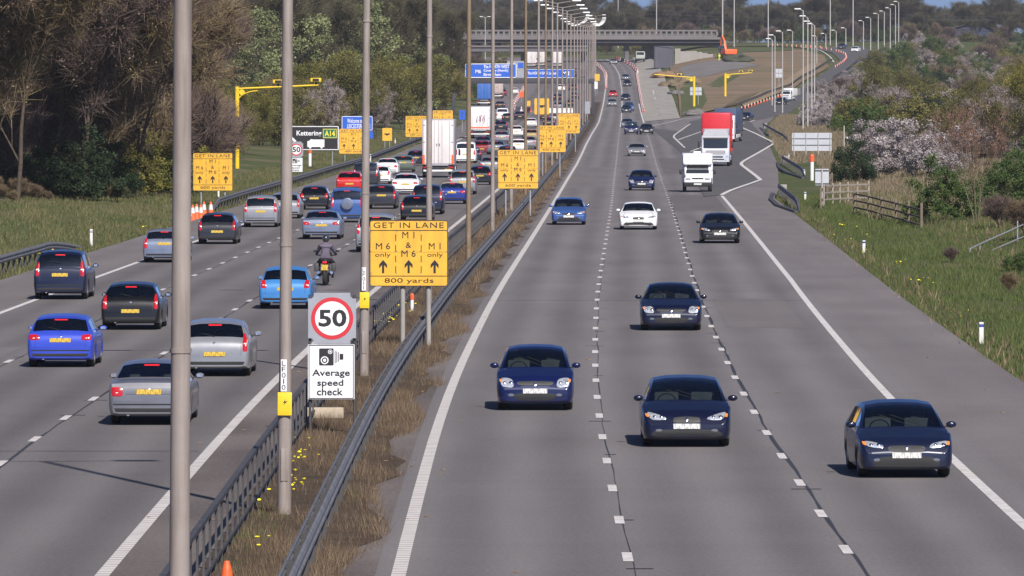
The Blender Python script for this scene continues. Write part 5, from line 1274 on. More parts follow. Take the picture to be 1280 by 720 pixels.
under(sweep('top_rail', lambda Y: -2.75, sq(.085, .07, .98), 84, 440, RAILD), rf)
under(sweep('lower_rail', lambda Y: -2.75, sq(.05, .05, .16), 84, 440, RAILD), rf)
pm_ = None
for k in range(178):
    Y = 84.5 + k * 2.0; X = LS(Y) - 2.75
    if pm_ is None: o = pbox('fence_bar', (0,0,.5), (.035, .10, 1.0), RAILD); pm_ = o.data
    else: o = link(bpy.data.objects.new('fence_bar', pm_))
    o.location = (X, Y, gz(X, Y)); under(o, rf)
def barrier(name, label, off, y0, y1, sides, step, v=False, m=RAIL, zf=lambda Y: 0., postm=RAILD, po=0.):
    b = empty(name, (LS(y0) + off(y0), y0, gz(LS(y0) + off(y0), y0, v))); tag(b, label, 'safety barrier')
    for s in sides: under(sweep('beam', lambda Y, s=s: off(Y) + s * .065, [(s * a, z) for a, z in WB], y0, y1, m, None, 4., zf, v), b)
    pm = None; Y = y0 + .4; k = 0
    while Y < y1 and k < 298:
        X = LS(Y) + off(Y)
        if pm is None: o = pbox('barrier_post', (0,0,.36), (.11, .08, .78), postm); pm = o.data
        else: o = link(bpy.data.objects.new('barrier_post', pm))
        o.location = (X + po, Y, gz(X, Y, v) + zf(Y)); under(o, b); Y += step; k += 1
    return b
barrier('safety_barrier', 'long double sided steel safety barrier along the right side of the central reservation', lambda Y: -1.35, 84, 1040, (-1, 1), 3.2)
barrier('safety_barrier', 'steel safety barrier with a ramped down end at the left edge of the photo', lambda Y: -19.5 - max(0, Y - 280) * .012, 225, 306, (1,), 2.4, True, zf=lambda Y: -.72 * max(0, (Y - 284) / 22) ** 1.3)
barrier('safety_barrier', 'long steel safety barrier on the left verge below the shrubs and yellow signs', lambda Y: -19.3 + (0 if Y > 420 else (420 - Y) * .006), 384, 930, (1,), 3.2, True, zf=lambda Y: -.7 * max(0, (396 - Y) / 12))
def short_barrier(label, a, b, hgt=.75):
    p0, p1 = P(*a), P(*b); t = empty('safety_barrier', p0); tag(t, label, 'safety barrier'); d = p1 - p0; n = Vector((d.y, -d.x, 0)).normalized(); N = 10
    vs, fs = [], []
    for j in range(N + 1):
        q = d * (j / N); drop = -.62 * (1 if j == 0 else .25 if j == 1 else 0)
        for u, z in WB: w_ = q - n * (u + .06); vs.append((w_.x, w_.y, w_.z + z + drop))
    k = len(WB)
    for j in range(N):
        for i in range(k): fs.append((j*k+i, (j+1)*k+i, (j+1)*k+(i+1) % k, j*k+(i+1) % k))
    pyd('beam', vs, fs, RAIL, t)
    for j in range(1, 11): q = d * (j / 10.3); pbox('barrier_post', (q.x, q.y, q.z + .34), (.13, .12, .74), RAILD, t)
    k_ = [d * f - n * .55 for f in (0, .33, .66, 1.0)]; vs = []
    for f, q in zip((-.3, .4, .4, -.1), k_): vs += [(q.x - .12 - f, q.y, q.z - .03), (q.x - .12 - f, q.y, q.z + .12), (q.x + .14 - f, q.y, q.z + .12), (q.x + .14 - f, q.y, q.z - .03)]
    pyd('kerb', vs, [(0,3,2,1),(12,13,14,15)] + [(a+b, a+b+1, a+b+5, a+b+4) for a in (0,4,8) for b in (0,1,2)], RAILD, t)
    e = p1 - p0; pbox('end_block', (e.x + .2, e.y - 1, e.z + .3), (.5, .9, .75), CONC, t, .03); return t
short_barrier('short safety barrier on the right verge nearest the camera, below the small sign back', (1001,266), (974,243))
short_barrier('short safety barrier beside the white post with the orange top', (1008,223), (978,204))
short_barrier('short safety barrier furthest up the right verge left of the wide sign back', (988,180), (954,160))

# ---------------------------------------------------------------- signs
def sign_at(name, px0, px1, py0, py1, base_y, label, cat='road sign', posts=(.5,), postm=SIGNG, pr=.045, Y=None, facem=YEL, backm=SIGNG, group=None, v=True, rnd=.03, yaw=0., edge=None):
    """board whose outline covers the given photo box when it stands at the ground row base_y; returns (thing, board, w, h, z0)"""
    Y = Y or at((px0 + px1) / 2, base_y)[1]; k = Y / F; X = ((px0 + px1) / 2 - CX) * k; w_, h_ = (px1 - px0) * k, (py1 - py0) * k
    zb = H - (py1 - YH) * k; gd = gz(X, Y, v); t = empty(name, (X, Y, gd - .02)); t.rotation_euler = (0, 0, yaw); z0 = zb - gd + .02
    tag(t, label, cat, group)
    bm = bmesh.new(); box(bm, (0, 0, z0 + h_/2), (w_, .03, h_)); 
    es = [e for e in bm.edges if abs(e.verts[0].co.y - e.verts[1].co.y) > .01]; bmesh.ops.bevel(bm, geom=es, offset=min(w_, h_) * rnd, segments=3, affect='EDGES')
    bd = bobj('board', bm, facem, t)
    if edge:
        for a, b in (((0, 0, z0 + h_ - .012), (w_*.97, .008, .02)), ((0, 0, z0 + .012), (w_*.97, .008, .02)), ((-w_/2 + .012, 0, z0 + h_/2), (.02, .008, h_*.95)), ((w_/2 - .012, 0, z0 + h_/2), (.02, .008, h_*.95))): pbox('border', (a[0], -.018, a[2]), b, edge, bd)
    for p in posts: pcyl('post', ((p - .5) * w_, .05 + pr, 0), ((p - .5) * w_, .05 + pr, z0 + h_ * .96), pr, postm, t, n=10)
    return t, bd, w_, h_, z0
def tx(bd, s, w_, h_, z0, fx0, fx1, fy0, fy1, m=INK, bold=.0, sp=1.):
    return text_obj(s, (fx0-.5)*w_, (fx1-.5)*w_, z0 + (1-fy1)*h_, z0 + (1-fy0)*h_, -.0235, m, bd, bold=bold, sp=sp)
def flat(bd, name, w_, h_, z0, pts, m=INK, y=-.0225, fs=None):
    return pyd(name, [((a-.5)*w_, y, z0 + (1-b)*h_) for a, b in pts], fs or [tuple(range(len(pts)))], m, bd)
def rect(bd, name, w_, h_, z0, x0, x1, y0, y1, m=INK, y=-.0225): return flat(bd, name, w_, h_, z0, [(x0,y0),(x1,y0),(x1,y1),(x0,y1)], m, y)
def arrow(bd, w_, h_, z0, cx, y0=.60, y1=.80):
    hw = .05; return flat(bd, 'arrow', w_, h_, z0, [(cx-.014,y1),(cx+.014,y1),(cx+.014,y0+.075),(cx+hw,y0+.125),(cx+hw,y0+.07),(cx,y0),(cx-hw,y0+.07),(cx-hw,y0+.125),(cx-.014,y0+.075)], INK, fs=[(0,1,2,8),(8,2,5),(2,3,4,5),(5,6,7,8)])
def lane_face(bd, w_, h_, z0, dist):
    a = (bd, ) ; k = dict(bold=.0)
    tx(bd, 'GET IN LANE', w_, h_, z0, .05, .945, .035, .118, sp=1.15, **k); rect(bd, 'divider', w_, h_, z0, .01, .99, .150, .160)
    tx(bd, 'M 6', w_, h_, z0, .08, .262, .345, .44, **k); tx(bd, 'only', w_, h_, z0, .07, .268, .49, .572, **k)
    tx(bd, 'M 1', w_, h_, z0, .418, .572, .175, .272, **k); tx(bd, '&', w_, h_, z0, .462, .53, .335, .42, **k); tx(bd, 'M 6', w_, h_, z0, .405, .588, .455, .553, **k)
    tx(bd, 'M 1', w_, h_, z0, .755, .905, .345, .44, **k); tx(bd, 'only', w_, h_, z0, .735, .935, .49, .572, **k)
    for cx in (.172, .498, .83): arrow(bd, w_, h_, z0, cx)
    for cx in (.333, .658):
        for q in range(4): rect(bd, 'lane_dash', w_, h_, z0, cx-.005, cx+.005, .215+q*.16, .315+q*.16)
    rect(bd, 'panel_seam', w_, h_, z0, .01, .99, .4795, .483, mat('sign_seam', (.30,.20,.04), .6), -.0218)
    for fx in (.02, .345, .645, .98):
        for fy in (.02, .175, .47, .80, .98): rect(bd, 'rivet', w_, h_, z0, fx-.006, fx+.006, fy-.007, fy+.007, mat('rivet_grey', (.25,.22,.16), .5), -.0222)
    rect(bd, 'divider', w_, h_, z0, .01, .99, .838, .848); tx(bd, dist, w_, h_, z0, .19, .815, .875, .965, **k)
for (x0, x1, y0, y1, by, dist, lb, yw) in [
  (462,560,275,358,432,'800 yards','big yellow GET IN LANE 800 yards sign, nearest of the row in the central reservation',R(-1)),
  (622,673,187,236,270,'600 yards','second yellow GET IN LANE sign along the central reservation',R(2)),
  (671,707,157,190,221,'400 yards','third yellow GET IN LANE sign along the central reservation',0),
  (698,724.5,142,166.5,190,'200 yards','fourth yellow GET IN LANE sign along the central reservation',0),
  (241,291,191,238.5,259,'600 yards','yellow GET IN LANE 600 yards sign on the left verge below the camera mast',R(-4)),
  (424,460,161,192,204,'400 yards','yellow GET IN LANE sign beside the black lorry direction sign',R(3)),
  (507,536,145,171,180,'200 yards','yellow GET IN LANE sign on the left verge left of the white box lorry',R(-3)),
  (541,566,138,160,170,'200 yards','furthest yellow GET IN LANE sign on the left verge above the white box lorry',0)]:
    med = by == 432
    t, bd, w_, h_, z0 = sign_at('lane_sign', x0, x1, y0, y1, by, lb, 'road sign', (.42,.75) if med else (.2,.8), CONC if med else SIGNG, .07 if med else .05, edge=INK if med or x1 - x0 > 45 else None, yaw=yw, v=(x0 < 620 and not med))
    lane_face(bd, w_, h_, z0, dist)
# 50 limit with average speed check: near one in the reservation, far one on the left verge
def camera_icon(bd, w_, h_, z0, x0, x1, y0, y1):
    xb = x0 + (x1-x0)*.60; n = 5; pts = []
    rx, ry = .02, .02
    for cx, cy, a0 in ((xb-rx, y0+ry, -90), (xb-rx, y1-ry, 0), (x0+rx, y1-ry, 90), (x0+rx, y0+ry, 180)):
        for k in range(n): a = R(a0 + 90*k/(n-1)); pts.append((cx+rx*math.cos(a), cy+ry*math.sin(a)))
    flat(bd, 'camera_symbol', w_, h_, z0, pts, INK)
    def disc(cx, cy, r, m, y): flat(bd, 'camera_symbol', w_, h_, z0, [(cx + r*math.cos(k*math.pi/10), cy + r*w_/h_*math.sin(k*math.pi/10)) for k in range(20)], m, y)
    c1 = (x0+(xb-x0)*.38, y0+(y1-y0)*.70); c2 = (x0+(xb-x0)*.76, y0+(y1-y0)*.20)
    for c, r in ((c1, .085), (c2, .048)):
        disc(*c, r, SIGNW, -.0235); disc(*c, r*.72, INK, -.0245); disc(*c, r*.40, SIGNW, -.0255)
    for k in range(3): rect(bd, 'camera_symbol', w_, h_, z0, xb+.025+k*.035, xb+.040+k*.035, y0+(y1-y0)*(.12+.05*k), y0+(y1-y0)*(.88-.05*k))
    rect(bd, 'camera_symbol', w_, h_, z0, xb+.13, x1, y0+(y1-y0)*.32, y0+(y1-y0)*.66)
def fifty(x0, x1, y0, ym, y1, by, lb, v, Y=None, yaw=0.):
    t, bd, w_, h_, z0 = sign_at('speed_camera_sign', x0, x1, y0, ym, by, lb, 'road sign', (.04,.97), RAILD, .03, Y=Y, facem=SIGNG, v=v, rnd=.12, yaw=yaw)
    c = (.5, .5); asp = w_/h_
    def ring(r0, r1, m, y, name):
        N = 40; vs = []
        for r in (r0, r1):
            for k in range(N): a = 2*math.pi*k/N; vs.append((.5 + .5*0 + r*math.cos(a)/1, .5 + r*asp*math.sin(a)))
        if r0 == 0: flat(bd, name, w_, h_, z0, vs[N:], m, y)
        else: flat(bd, name, w_, h_, z0, vs, m, y, [(k, (k+1)%N, N+(k+1)%N, N+k) for k in range(N)])
    ring(0, .44, REDS, -.0205, 'red_ring'); ring(0, .355, SIGNW, -.0225, 'white_disc'); tx(bd, '50', w_, h_, z0, .215, .80, .325, .665, bold=.03)
    k = (ym - y0); z1 = z0 - h_ * (y1 - ym) / k; hh = h_ * (y1 - ym) / k - .012
    b2 = pbox('panel', (-.02*w_, 0, z1 + hh/2), (w_*.97, .03, hh), SIGNW, t, .0)
    W2 = w_*.97; 
    for a, s in (((0, hh*.985), (W2, .012)), ((0, hh*.015), (W2, .012))): pbox('border', (-.02*w_, -.017, z1 + a[1]), (W2*.97, .006, .016), INK, b2)
    for s in (-1, 1): pbox('border', (-.02*w_ + s*W2*.475, -.017, z1 + hh/2), (.016, .006, hh*.97), INK, b2)
    camera_icon(b2, W2, hh, z1, .22, .74, .07, .38)
    for s, xa, xb, ya, yb in (('Average', .07, .88, .455, .61), ('speed', .18, .74, .64, .79), ('check', .17, .73, .80, .93)): tx(b2, s, W2, hh, z1, xa, xb, ya, yb, bold=.015)
    return t
fifty(385,445,366,430,499,523,'grey backed 50 limit sign over a white average speed check panel in the reservation',False,Y=143,yaw=R(3))
fifty(362,379,177,197,215,228,'small 50 limit and average speed check sign on the left verge',True)
pbox_ = pbox('concrete_block', (0,0,.13), (.86,.30,.24), mat('beige_concrete', (.42,.35,.27), .9, var=.3, scale=4), None, .04); pbox_.location = ((407-640)*150.5/F, 149.2, gz(-4, 150)); tag(pbox_, 'beige concrete block lying at the foot of the speed check sign', 'block')
# black lorry direction sign
t, bd, w_, h_, z0 = sign_at('direction_sign', 353, 424, 157, 188, 214, 'black direction sign with a white border reading Kettering A14', 'road sign', (.15,.88), facem=INK, rnd=.08)
for a in ((.012,.988,.02,.05),(.012,.988,.95,.98),(.008,.024,.04,.96),(.976,.992,.04,.96)): rect(bd, 'border', w_, h_, z0, *a, SIGNW)
tx(bd, 'Kettering', w_, h_, z0, .25, .69, .20, .46, SIGNW, bold=.02); rect(bd, 'panel', w_, h_, z0, .715, .955, .13, .50, mat('yellow_border', (.62,.60,.12), .5), -.0215); rect(bd, 'panel', w_, h_, z0, .725, .945, .155, .475, GREENS, -.0225)
tx(bd, 'A14', w_, h_, z0, .745, .925, .20, .43, mat('yellow_letters', (.75,.62,.03), .5), bold=.02)
flat(bd, 'lorry_symbol', w_, h_, z0, [(.44,.62),(.47,.62),(.50,.55),(.53,.55),(.53,.56),(.74,.56),(.74,.86),(.44,.86)], SIGNW)
for cx in (.49, .69): flat(bd, 'lorry_symbol', w_, h_, z0, [(cx+.022*math.cos(k*math.pi/6), .87+.055*math.sin(k*math.pi/6)) for k in range(12)], SIGNW, -.0235)
flat(bd, 'arrow', w_, h_, z0, [(.10,.32),(.16,.32),(.16,.42),(.25,.62),(.21,.66),(.12,.48),(.08,.52)], SIGNW)
# blue county sign
t, bd, w_, h_, z0 = sign_at('county_sign', 427, 466, 145, 163, 196, 'blue Welcome to Leicestershire sign behind the third lighting column', 'road sign', (.2,.8), facem=BLUES, rnd=.05)
for a in ((.01,.99,.01,.05),(.01,.99,.95,.99),(.01,.025,.02,.98),(.975,.99,.02,.98)): rect(bd, 'border', w_, h_, z0, *a, SIGNW)
tx(bd, 'Welcome to', w_, h_, z0, .18, .68, .18, .48, SIGNW, bold=.01); tx(bd, 'LEICESTERSHIRE', w_, h_, z0, .18, .92, .55, .85, SIGNW, bold=.01)
sign_at('blue_plate_sign', 455, 466.5, 164, 173, 196, 'small blue square sign under the Leicestershire sign', 'road sign', (.5,), facem=BLUES)
t, bd, w_, h_, z0 = sign_at('motorway_sign', 574, 581.5, 137.5, 149.5, 165, 'small blue arrow sign beside the articulated lorry', 'road sign', (.5,), facem=BLUES); arrow(bd, w_*2.4, h_, z0, .5, .2, .8)
for x0, x1, y0, y1, by, lb in [(478,490,160,176,187,'small square yellow sign with a black symbol on the left verge'),(668,686.5,123,143,160,'square yellow sign at the closed works triangle')]:
    t, bd, w_, h_, z0 = sign_at('yellow_sign', x0, x1, y0, y1, by, lb, 'road sign', (.25,.75), v=x0 < 600)
    rect(bd, 'vehicle_symbol', w_, h_, z0, .22, .78, .42, .52); rect(bd, 'vehicle_symbol', w_, h_, z0, .38, .60, .52, .58)
t, bd, w_, h_, z0 = sign_at('works_sign', 648.5, 654.5, 114.5, 121.5, 128, 'orange works sign at the top of the red and white triangle', 'road sign', (.5,), facem=ORNG, v=False)
t, bd, w_, h_, z0 = sign_at('works_sign', 657, 663, 126, 132.5, 138, 'yellow diamond works sign inside the red and white triangle', 'road sign', (.5,), facem=YEL, v=False)
t, bd, w_, h_, z0 = sign_at('works_sign', 743.5, 749.5, 92.5, 101, 118, 'small yellow sign on a post beside the far carriageway bend', 'road sign', (.5,), facem=YEL, v=False)
t, bd, w_, h_, z0 = sign_at('white_sign', 742.5, 747, 102, 111, 119, 'small white sign under the far yellow one', 'road sign', (.5,), facem=SIGNW, v=False)
t, bd, w_, h_, z0 = sign_at('marker_sign', 731, 737.5, 127, 142, 153, 'narrow grey marker sign in the far central reservation', 'road sign', (.5,), facem=SIGNG, v=False)
# backs of signs on the right
def sign_back(px0, px1, py0, py1, by, lb, posts, rails):
    t, bd, w_, h_, z0 = sign_at('sign_board_back', px0, px1, py0, py1, by, lb, 'road sign', (), facem=SIGNPALE, rnd=.02)
    for p in posts: pcyl('post', ((p-.5)*w_, -.06, 0), ((p-.5)*w_, -.06, z0 + h_*.98), .045, POLEL, t, n=8)
    for r_ in rails: pbox('rail', (0, -.03, z0 + h_*(1-r_)), (w_*.99, .05, .06), RAILD, t)
    return t
sign_back(990,1039.5,166,188.5,199,'wide pale grey back of a large sign on four posts, right verge',(.05,.35,.66,.96),(.32,.68))
sign_back(1019,1036,211,231.5,259,'small square grey back of a sign on one post by the timber fence',(.5,),(.1,.9))
sign_back(862.5,877,109,119,132,'pale grey sign back beside the far yellow camera mast',(.3,.7),(.5,))
sign_back(969.5,977.5,86,97,112,'small pale sign back between the right lighting columns',(.5,),(.5,))

# marker posts, delineators, cones
def marker(px, y0, y1, lb, wpx, top=.28):
    X, Y = at(px, y1); k = Y / F; h = (y1 - y0) * k; w_ = wpx * k; t = empty('marker_post', (X, Y, gz(X, Y, True))); tag(t, lb, 'marker post')
    bm = bmesh.new(); cyl(bm, (0,0,0), (0,0,h*(1-top)), w_*.42, w_*.46, 12); bobj('shaft', bm, SIGNW, t, 40)
    bm = bmesh.new(); cyl(bm, (0,0,h*(1-top)+.003), (0,0,h*.93), w_*.55, w_*.55, 14); cyl(bm, (0,0,h*.93), (0,0,h), w_*.55, w_*.3, 14); bobj('orange_head', bm, ORNG, t, 40)
marker(1015, 193, 226, 'tall white post with an orange head on the right verge', 5.2); marker(387.5, 187, 211, 'white post with an orange head under the black direction sign', 4.5)
marker(515, 361, 389, 'white post with an orange head behind the big yellow lane sign', 5.0); marker(273, 231, 250, 'white post with an orange head below the left verge yellow sign', 3.0)
dl = None
for px, y0, y1, lb in [(1227,400,429,'white post with a blue band nearest the camera on the right verge'),(1080,299,316,'white post with a blue band among yellow flowers on the right verge'),(1006.5,240,251,'white post with a blue band beside the nearest short barrier'),
        (1005.5,211,221,'white post with a blue band beside the second short barrier'),(986,192,200,'white post left of the orange headed marker'),(114,285.5,307,'white post standing in the grass of the left verge'),(494,174,181,'small white post on the left verge below the square yellow sign'),(463,192,203,'white post beside the left safety barrier right of the third column')]:
    X, Y = at(px, y1); k = Y / F; h = (y1 - y0) * k; t = empty('delineator_post', (X, Y, gz(X, Y, True) - .03)); tag(t, lb, 'marker post')
    pbox('shaft', (0,0,h*.42), (.13,.09,h*.84), WHPL, t, .02); pbox('blue_band', (0,0,h*.83), (.135,.095,h*.12), mat('blue_band', (.02,.05,.28), .5) if px != 114 else SIGNG, t, .01); pbox('cap', (0,0,h*.94), (.13,.09,h*.10), WHPL, t, .02)
cone0 = empty('traffic_cone')
bm = bmesh.new(); cyl(bm, (0,0,.03), (0,0,.36), .17, .115, 16); bobj('lower_cone', bm, ORNG, cone0, 40)
bm = bmesh.new(); cyl(bm, (0,0,.362), (0,0,.62), .114, .075, 16); bobj('reflective_sleeve', bm, WHPL, cone0, 40)
bm = bmesh.new(); cyl(bm, (0,0,.622), (0,0,.75), .074, .04, 16); bobj('cone_tip', bm, ORNG, cone0, 40); pbox('base', (0,0,.02), (.42,.42,.04), BLK, cone0, .01)
def cone(px, py, lb, grp, s=1.): X, Y = at(px, py); o = dup(cone0, (X, Y, gz(X, Y, True)), random.uniform(0, 1), s); tag(o, lb, 'traffic cone', grp); return o
for i, (px, py) in enumerate([(236.5,276.5),(240.8,275),(245.6,273.5),(251,272),(255,270.5),(263.5,268)]):
    cone(px, py, ['leftmost cone of the row on the left hard shoulder','second cone from the left in the hard shoulder row','third cone from the left in the hard shoulder row','fourth cone from the left in the hard shoulder row','fifth cone from the left in the hard shoulder row','rightmost cone of the hard shoulder row, standing a little apart'][i], 'cones on the left hard shoulder', 1.15)
o = dup(cone0, ((283-CX)*95/F, 95, -.02), 0, .93); tag(o, 'orange cone at the bottom edge of the photo beside the railing', 'traffic cone'); 
for c in KIDS[o.name]:
    if c.name.startswith('reflective'): bpy.data.objects.remove(c); break
bm = bmesh.new(); cyl(bm, (0,0,.362), (0,0,.62), .114, .075, 16); bobj('middle_cone', bm, ORNG, o, 40)
def interp_pts(pts, n):
    pts = [Vector(at(*p)) for p in pts]; L = [0]
    for a, b in zip(pts, pts[1:]): L.append(L[-1] + (b - a).length)
    o = []
    for k in range(n):
        s = L[-1] * k / (n - 1); i = max(j for j in range(len(L)) if L[j] <= s + 1e-6); i = min(i, len(pts) - 2); o.append((pts[i].lerp(pts[i+1], (s - L[i]) / (L[i+1] - L[i])), (pts[i+1] - pts[i])))
    return o
CG = 'cones lining the slip road works'
for pts, n in [([(927,137.5),(979,119.5)], 15), ([(1044,84.5),(1054,78),(1058,73),(1056,68),(1046,64.5),(1027,61.5)], 20), ([(1025,60),(960,57)], 12)]:
    for p, d in interp_pts(pts, n): o = dup(cone0, (p.x, p.y, gz(p.x, p.y, True) + .1 if p.y > 1500 else gz(p.x, p.y) + .04), 0, .95); tag(o, 'cone in the line guiding traffic along the slip road', 'traffic cone', CG)
PB = {}
for nm, m in (('red', REDPL), ('white', WHPL)):
    bm = bmesh.new(); vs = [(-.28,0),(.28,0),(.24,.25),(.10,.45),(.09,1.0),(-.09,1.0),(-.10,.45),(-.24,.25)]; a = [bm.verts.new((x, 0, z)) for x, z in vs]; b = [bm.verts.new((x, 1, z)) for x, z in vs]
    for i in range(8): bm.faces.new((a[i], b[i], b[(i+1) % 8], a[(i+1) % 8]))
    bm.faces.new(a[::-1]); bm.faces.new(b); o = bobj('plastic_barrier', bm, m); PB[nm] = o
def pbar(pts, n, lb, grp, seg, only=None):
    for i, (p, d) in enumerate(interp_pts(pts, n)):
        o = PB['red' if (i % 2 == 0 if only is None else i % only) else 'white'].copy(); COL.objects.link(o); o.location = (p.x, p.y, gz(p.x, p.y) + .05); o.rotation_euler = (0, 0, -math.atan2(d.x, d.y)); o.scale = (.85, seg, .85)
        o['label'] = lb; o['category'] = 'barrier'; o['group'] = grp
pbar([(804.5,141),(801,124),(798,105),(796,93)], 60, 'red or white plastic barrier block between the carriageway and the pale works road', 'barrier blocks by the works road', 6.5)
pbar([(757.5,111),(758,94),(751,86),(745,81)], 34, 'red or white barrier block along the inside of the far carriageway bend', 'barrier blocks on the far bend', 6)
pbar([(655,112),(641,133),(645,139.5),(668,141.5),(676,141.5)], 30, 'red or white barrier block closing off the works triangle', 'barrier blocks of the works triangle', 5.5)
pbar([(797,91),(790,83),(780,77.5),(771,75)], 24, 'barrier block at the head of the works road under the bridge', 'barrier blocks under the bridge', 6, 3)
for o in PB.values(): bpy.data.objects.remove(o)

# ---------------------------------------------------------------- yellow average speed camera masts
def mast(px, y0, y1, ax, ay, cams, lb, rpx):
    X, Y = at(px, y1); k = Y / F; t = empty('camera_mast', (X, Y, gz(X, Y, True))); tag(t, lb, 'camera mast'); h = (y1 - y0) * k; a = (ax - px) * k; r = rpx * k / 2; s = 1 if a > 0 else -1; up = (y0 - ay) * k
    pcyl('post', (0,0,0), (0,0,h), r, YELP, t); pcyl('arm', (0,0,h-r), (a,0,h-r+up), r*.42, YELP, t); 
    bm = bmesh.new(); n = 8; pr = None
    for i in range(n + 1):
        q = i / n * math.pi / 2; pt = (s*h*.25*(1-math.cos(q)), 0, h*.80 + (h*.20-r*2)*math.sin(q))
        if pr: cyl(bm, pr, pt, r*.28, n=6)
        pr = pt
    bobj('brace', bm, YELP, t); pcyl('disc', (s*r*2.2,-.06,h-r*2.6), (s*r*2.2,.06,h-r*2.6), r*1.3, YELP, t, n=16)
    for cx in cams:
        x = (cx - px) * k; z = h - r + up * x / a; b = pbox('camera', (x,0,z+.42), (.85,.6,.30), YELP, t, .05); pbox('camera_lens', (x,-.31,z+.42), (.5,.03,.2), BLK, b); pcyl('camera_bracket', (x,0,z), (x,0,z+.3), .07, BLK, b, n=8)
mast(296.5, 118.5, 221, 398, 114, (348, 395), 'tall yellow camera mast with a long arm reaching over the left carriageway', 5.4)
mast(867.5, 94.5, 134, 818, 90.5, (849,), 'yellow camera mast with its arm reaching left, beside the works road', 3.2)
mast(906.5, 91, 121, 940, 88.5, (926, 938), 'yellow camera mast with its arm reaching right, on the spoil ground', 3.0)

# ---------------------------------------------------------------- gantry with blue signs
GY = 1150.; k = GY / F; zz = lambda y: H - (y - YH) * k; xx = lambda px: (px - CX) * k
ga = empty('sign_gantry', (xx(655), GY, g(0, GY))); tag(ga, 'grey gantry carrying blue motorway direction signs across the left carriageway', 'gantry'); gx = xx(655); g0 = g(0, GY)
GD = mat('dark_gantry_steel', (.055,.052,.062), .6, metal=.3, var=.2)
pbox('beam', (xx(655)-gx, 0, (zz(98)+zz(104.5))/2-g0), (xx(742)-xx(566), .9, zz(98)-zz(104.5)), GD, ga, .03)
for px in (567, 741): pbox('leg', (xx(px)-gx, 0, (zz(104)-g0)/2), (.55, .8, zz(104)-g0), GD, ga, .03)
def gboard(x0, x1, y0, y1, items, arrows=()):
    W_, H_ = xx(x1)-xx(x0), zz(y0)-zz(y1); cx = (xx(x0)+xx(x1))/2-gx; z0 = zz(y1)-g0
    b = pbox('sign_board', (0,0,z0+H_/2), (W_,.12,H_), BLUES, ga); 
    for a in ((0,1,0,.05),(0,1,.95,1),(0,.012,0,1),(.988,1,0,1)): 
        q = rect(b, 'border', W_, H_, z0, *a, SIGNW); q.location.y = -.05
    for s, f in items: q = tx(b, s, W_, H_, z0, *f, SIGNW, bold=.02); q.location.y = -.05
    b.location = (cx, -.55, 0)
gboard(581.5, 645.5, 79.5, 97.3, [('M6', (.20,.31,.42,.68)), ('The NORTH WEST', (.36,.86,.10,.33)), ('Coventry (North)', (.36,.84,.39,.62)), ('Birmingham', (.36,.70,.67,.92))])
gboard(656.5, 717.5, 86.3, 97.3, [('The NORTH EAST, Leicester', (.05,.68,.30,.68)), ('M1', (.76,.90,.25,.75))])
bs = pbox('sign_board', ((xx(634)+xx(655))/2-gx, -.35, (zz(76.2)+zz(97))/2-g0), (xx(655)-xx(634), .1, zz(76.2)-zz(97)), SIGNG, ga); 
pbox('sign_panel', ((xx(647)+xx(655))/2-gx, -.43, (zz(78.5)+zz(85))/2-g0), (xx(654.5)-xx(647.5), .04, zz(78.5)-zz(85)), BLUES, bs)

# ---------------------------------------------------------------- overbridge and works beyond
BY = 1800.; k = BY / F; zz = lambda y: H - (y - YH) * k; xx = lambda px: (px - CX) * k
br = empty('overbridge', (xx(720), BY, g(0, BY))); tag(br, 'concrete road bridge with a pale panelled parapet crossing the motorway', 'bridge'); bx0, bz0 = xx(720), g(0, BY)
def bpart(name, x0, x1, y0, y1, yo, dep, m, par=None, bev=0.): return pbox(name, ((xx(x0)+xx(x1))/2-bx0, yo, (zz(y0)+zz(y1))/2-bz0), (abs(xx(x1)-xx(x0)), dep, abs(zz(y0)-zz(y1))), m, par or br, bev)
DK = mat('bridge_fascia', (.060,.053,.060), .85, var=.25, scale=.15); PPT = mat('pale_parapet', (.155,.138,.138), .8, var=.15, scale=.2)
bpart('deck', 545, 905, 47.6, 53.6, 6, 14, DK)
bpart('deck_edge', 560, 900, 46.6, 49.5, -1.3, .8, PPT)
pa = bpart('parapet', 560, 896, 44.6, 46.5, -1.2, .35, PPT); bpart('parapet_top', 560, 896, 37.4, 39.4, -1.2, .35, PPT, pa)
n = 48
for i in range(n + 1): x = 560 + i * 7.0; bpart('parapet_post', x-1.3, x+1.3, 39.42, 44.58, -1.2, .30, PPT, pa)
bpart('girder', 700, 903, 50, 57.2, 3, 6, DK)
bpart('rear_parapet', 560, 896, 41.5, 46, 12.6, .3, CONCD)
for px in (663, 691, 741, 783.5): 
    for yo in (2, 10): bpart('pier', px-2.6, px+2.6, 55.25, 76, yo, 1.2, CONCD)
bpart('crosshead', 655, 700, 55.25, 57.5, 6, 12, CONCD, None); bpart('abutment', 803, 842, 54.8, 78, 9, 8, CONCD); bpart('abutment', 540, 590, 54.8, 74, 9, 8, CONCD)
t = empty('low_bridge', (xx(650), 1700, g(0, 1700))); tag(t, 'low dark slip road bridge under the left end of the overbridge', 'bridge'); k2 = 1700 / F; z2 = lambda y: H-(y-YH)*k2 - g(0,1700); x2 = lambda px: (px-CX)*k2 - xx(650)
pbox('deck', ((x2(588)+x2(735))/2, 5, (z2(59)+z2(64.5))/2), (x2(735)-x2(588), 10, z2(59)-z2(64.5)), CONCD, t); pbox('parapet', ((x2(588)+x2(735))/2, -.2, (z2(57)+z2(59))/2+.005), (x2(735)-x2(588), .4, z2(57)-z2(59)), PPT, t)
for px in (598, 655, 730): pbox('pier', (x2(px), 4, z2(64.6)/2-.5), (1.6, 2, z2(64.6)+1), CONCD, t)
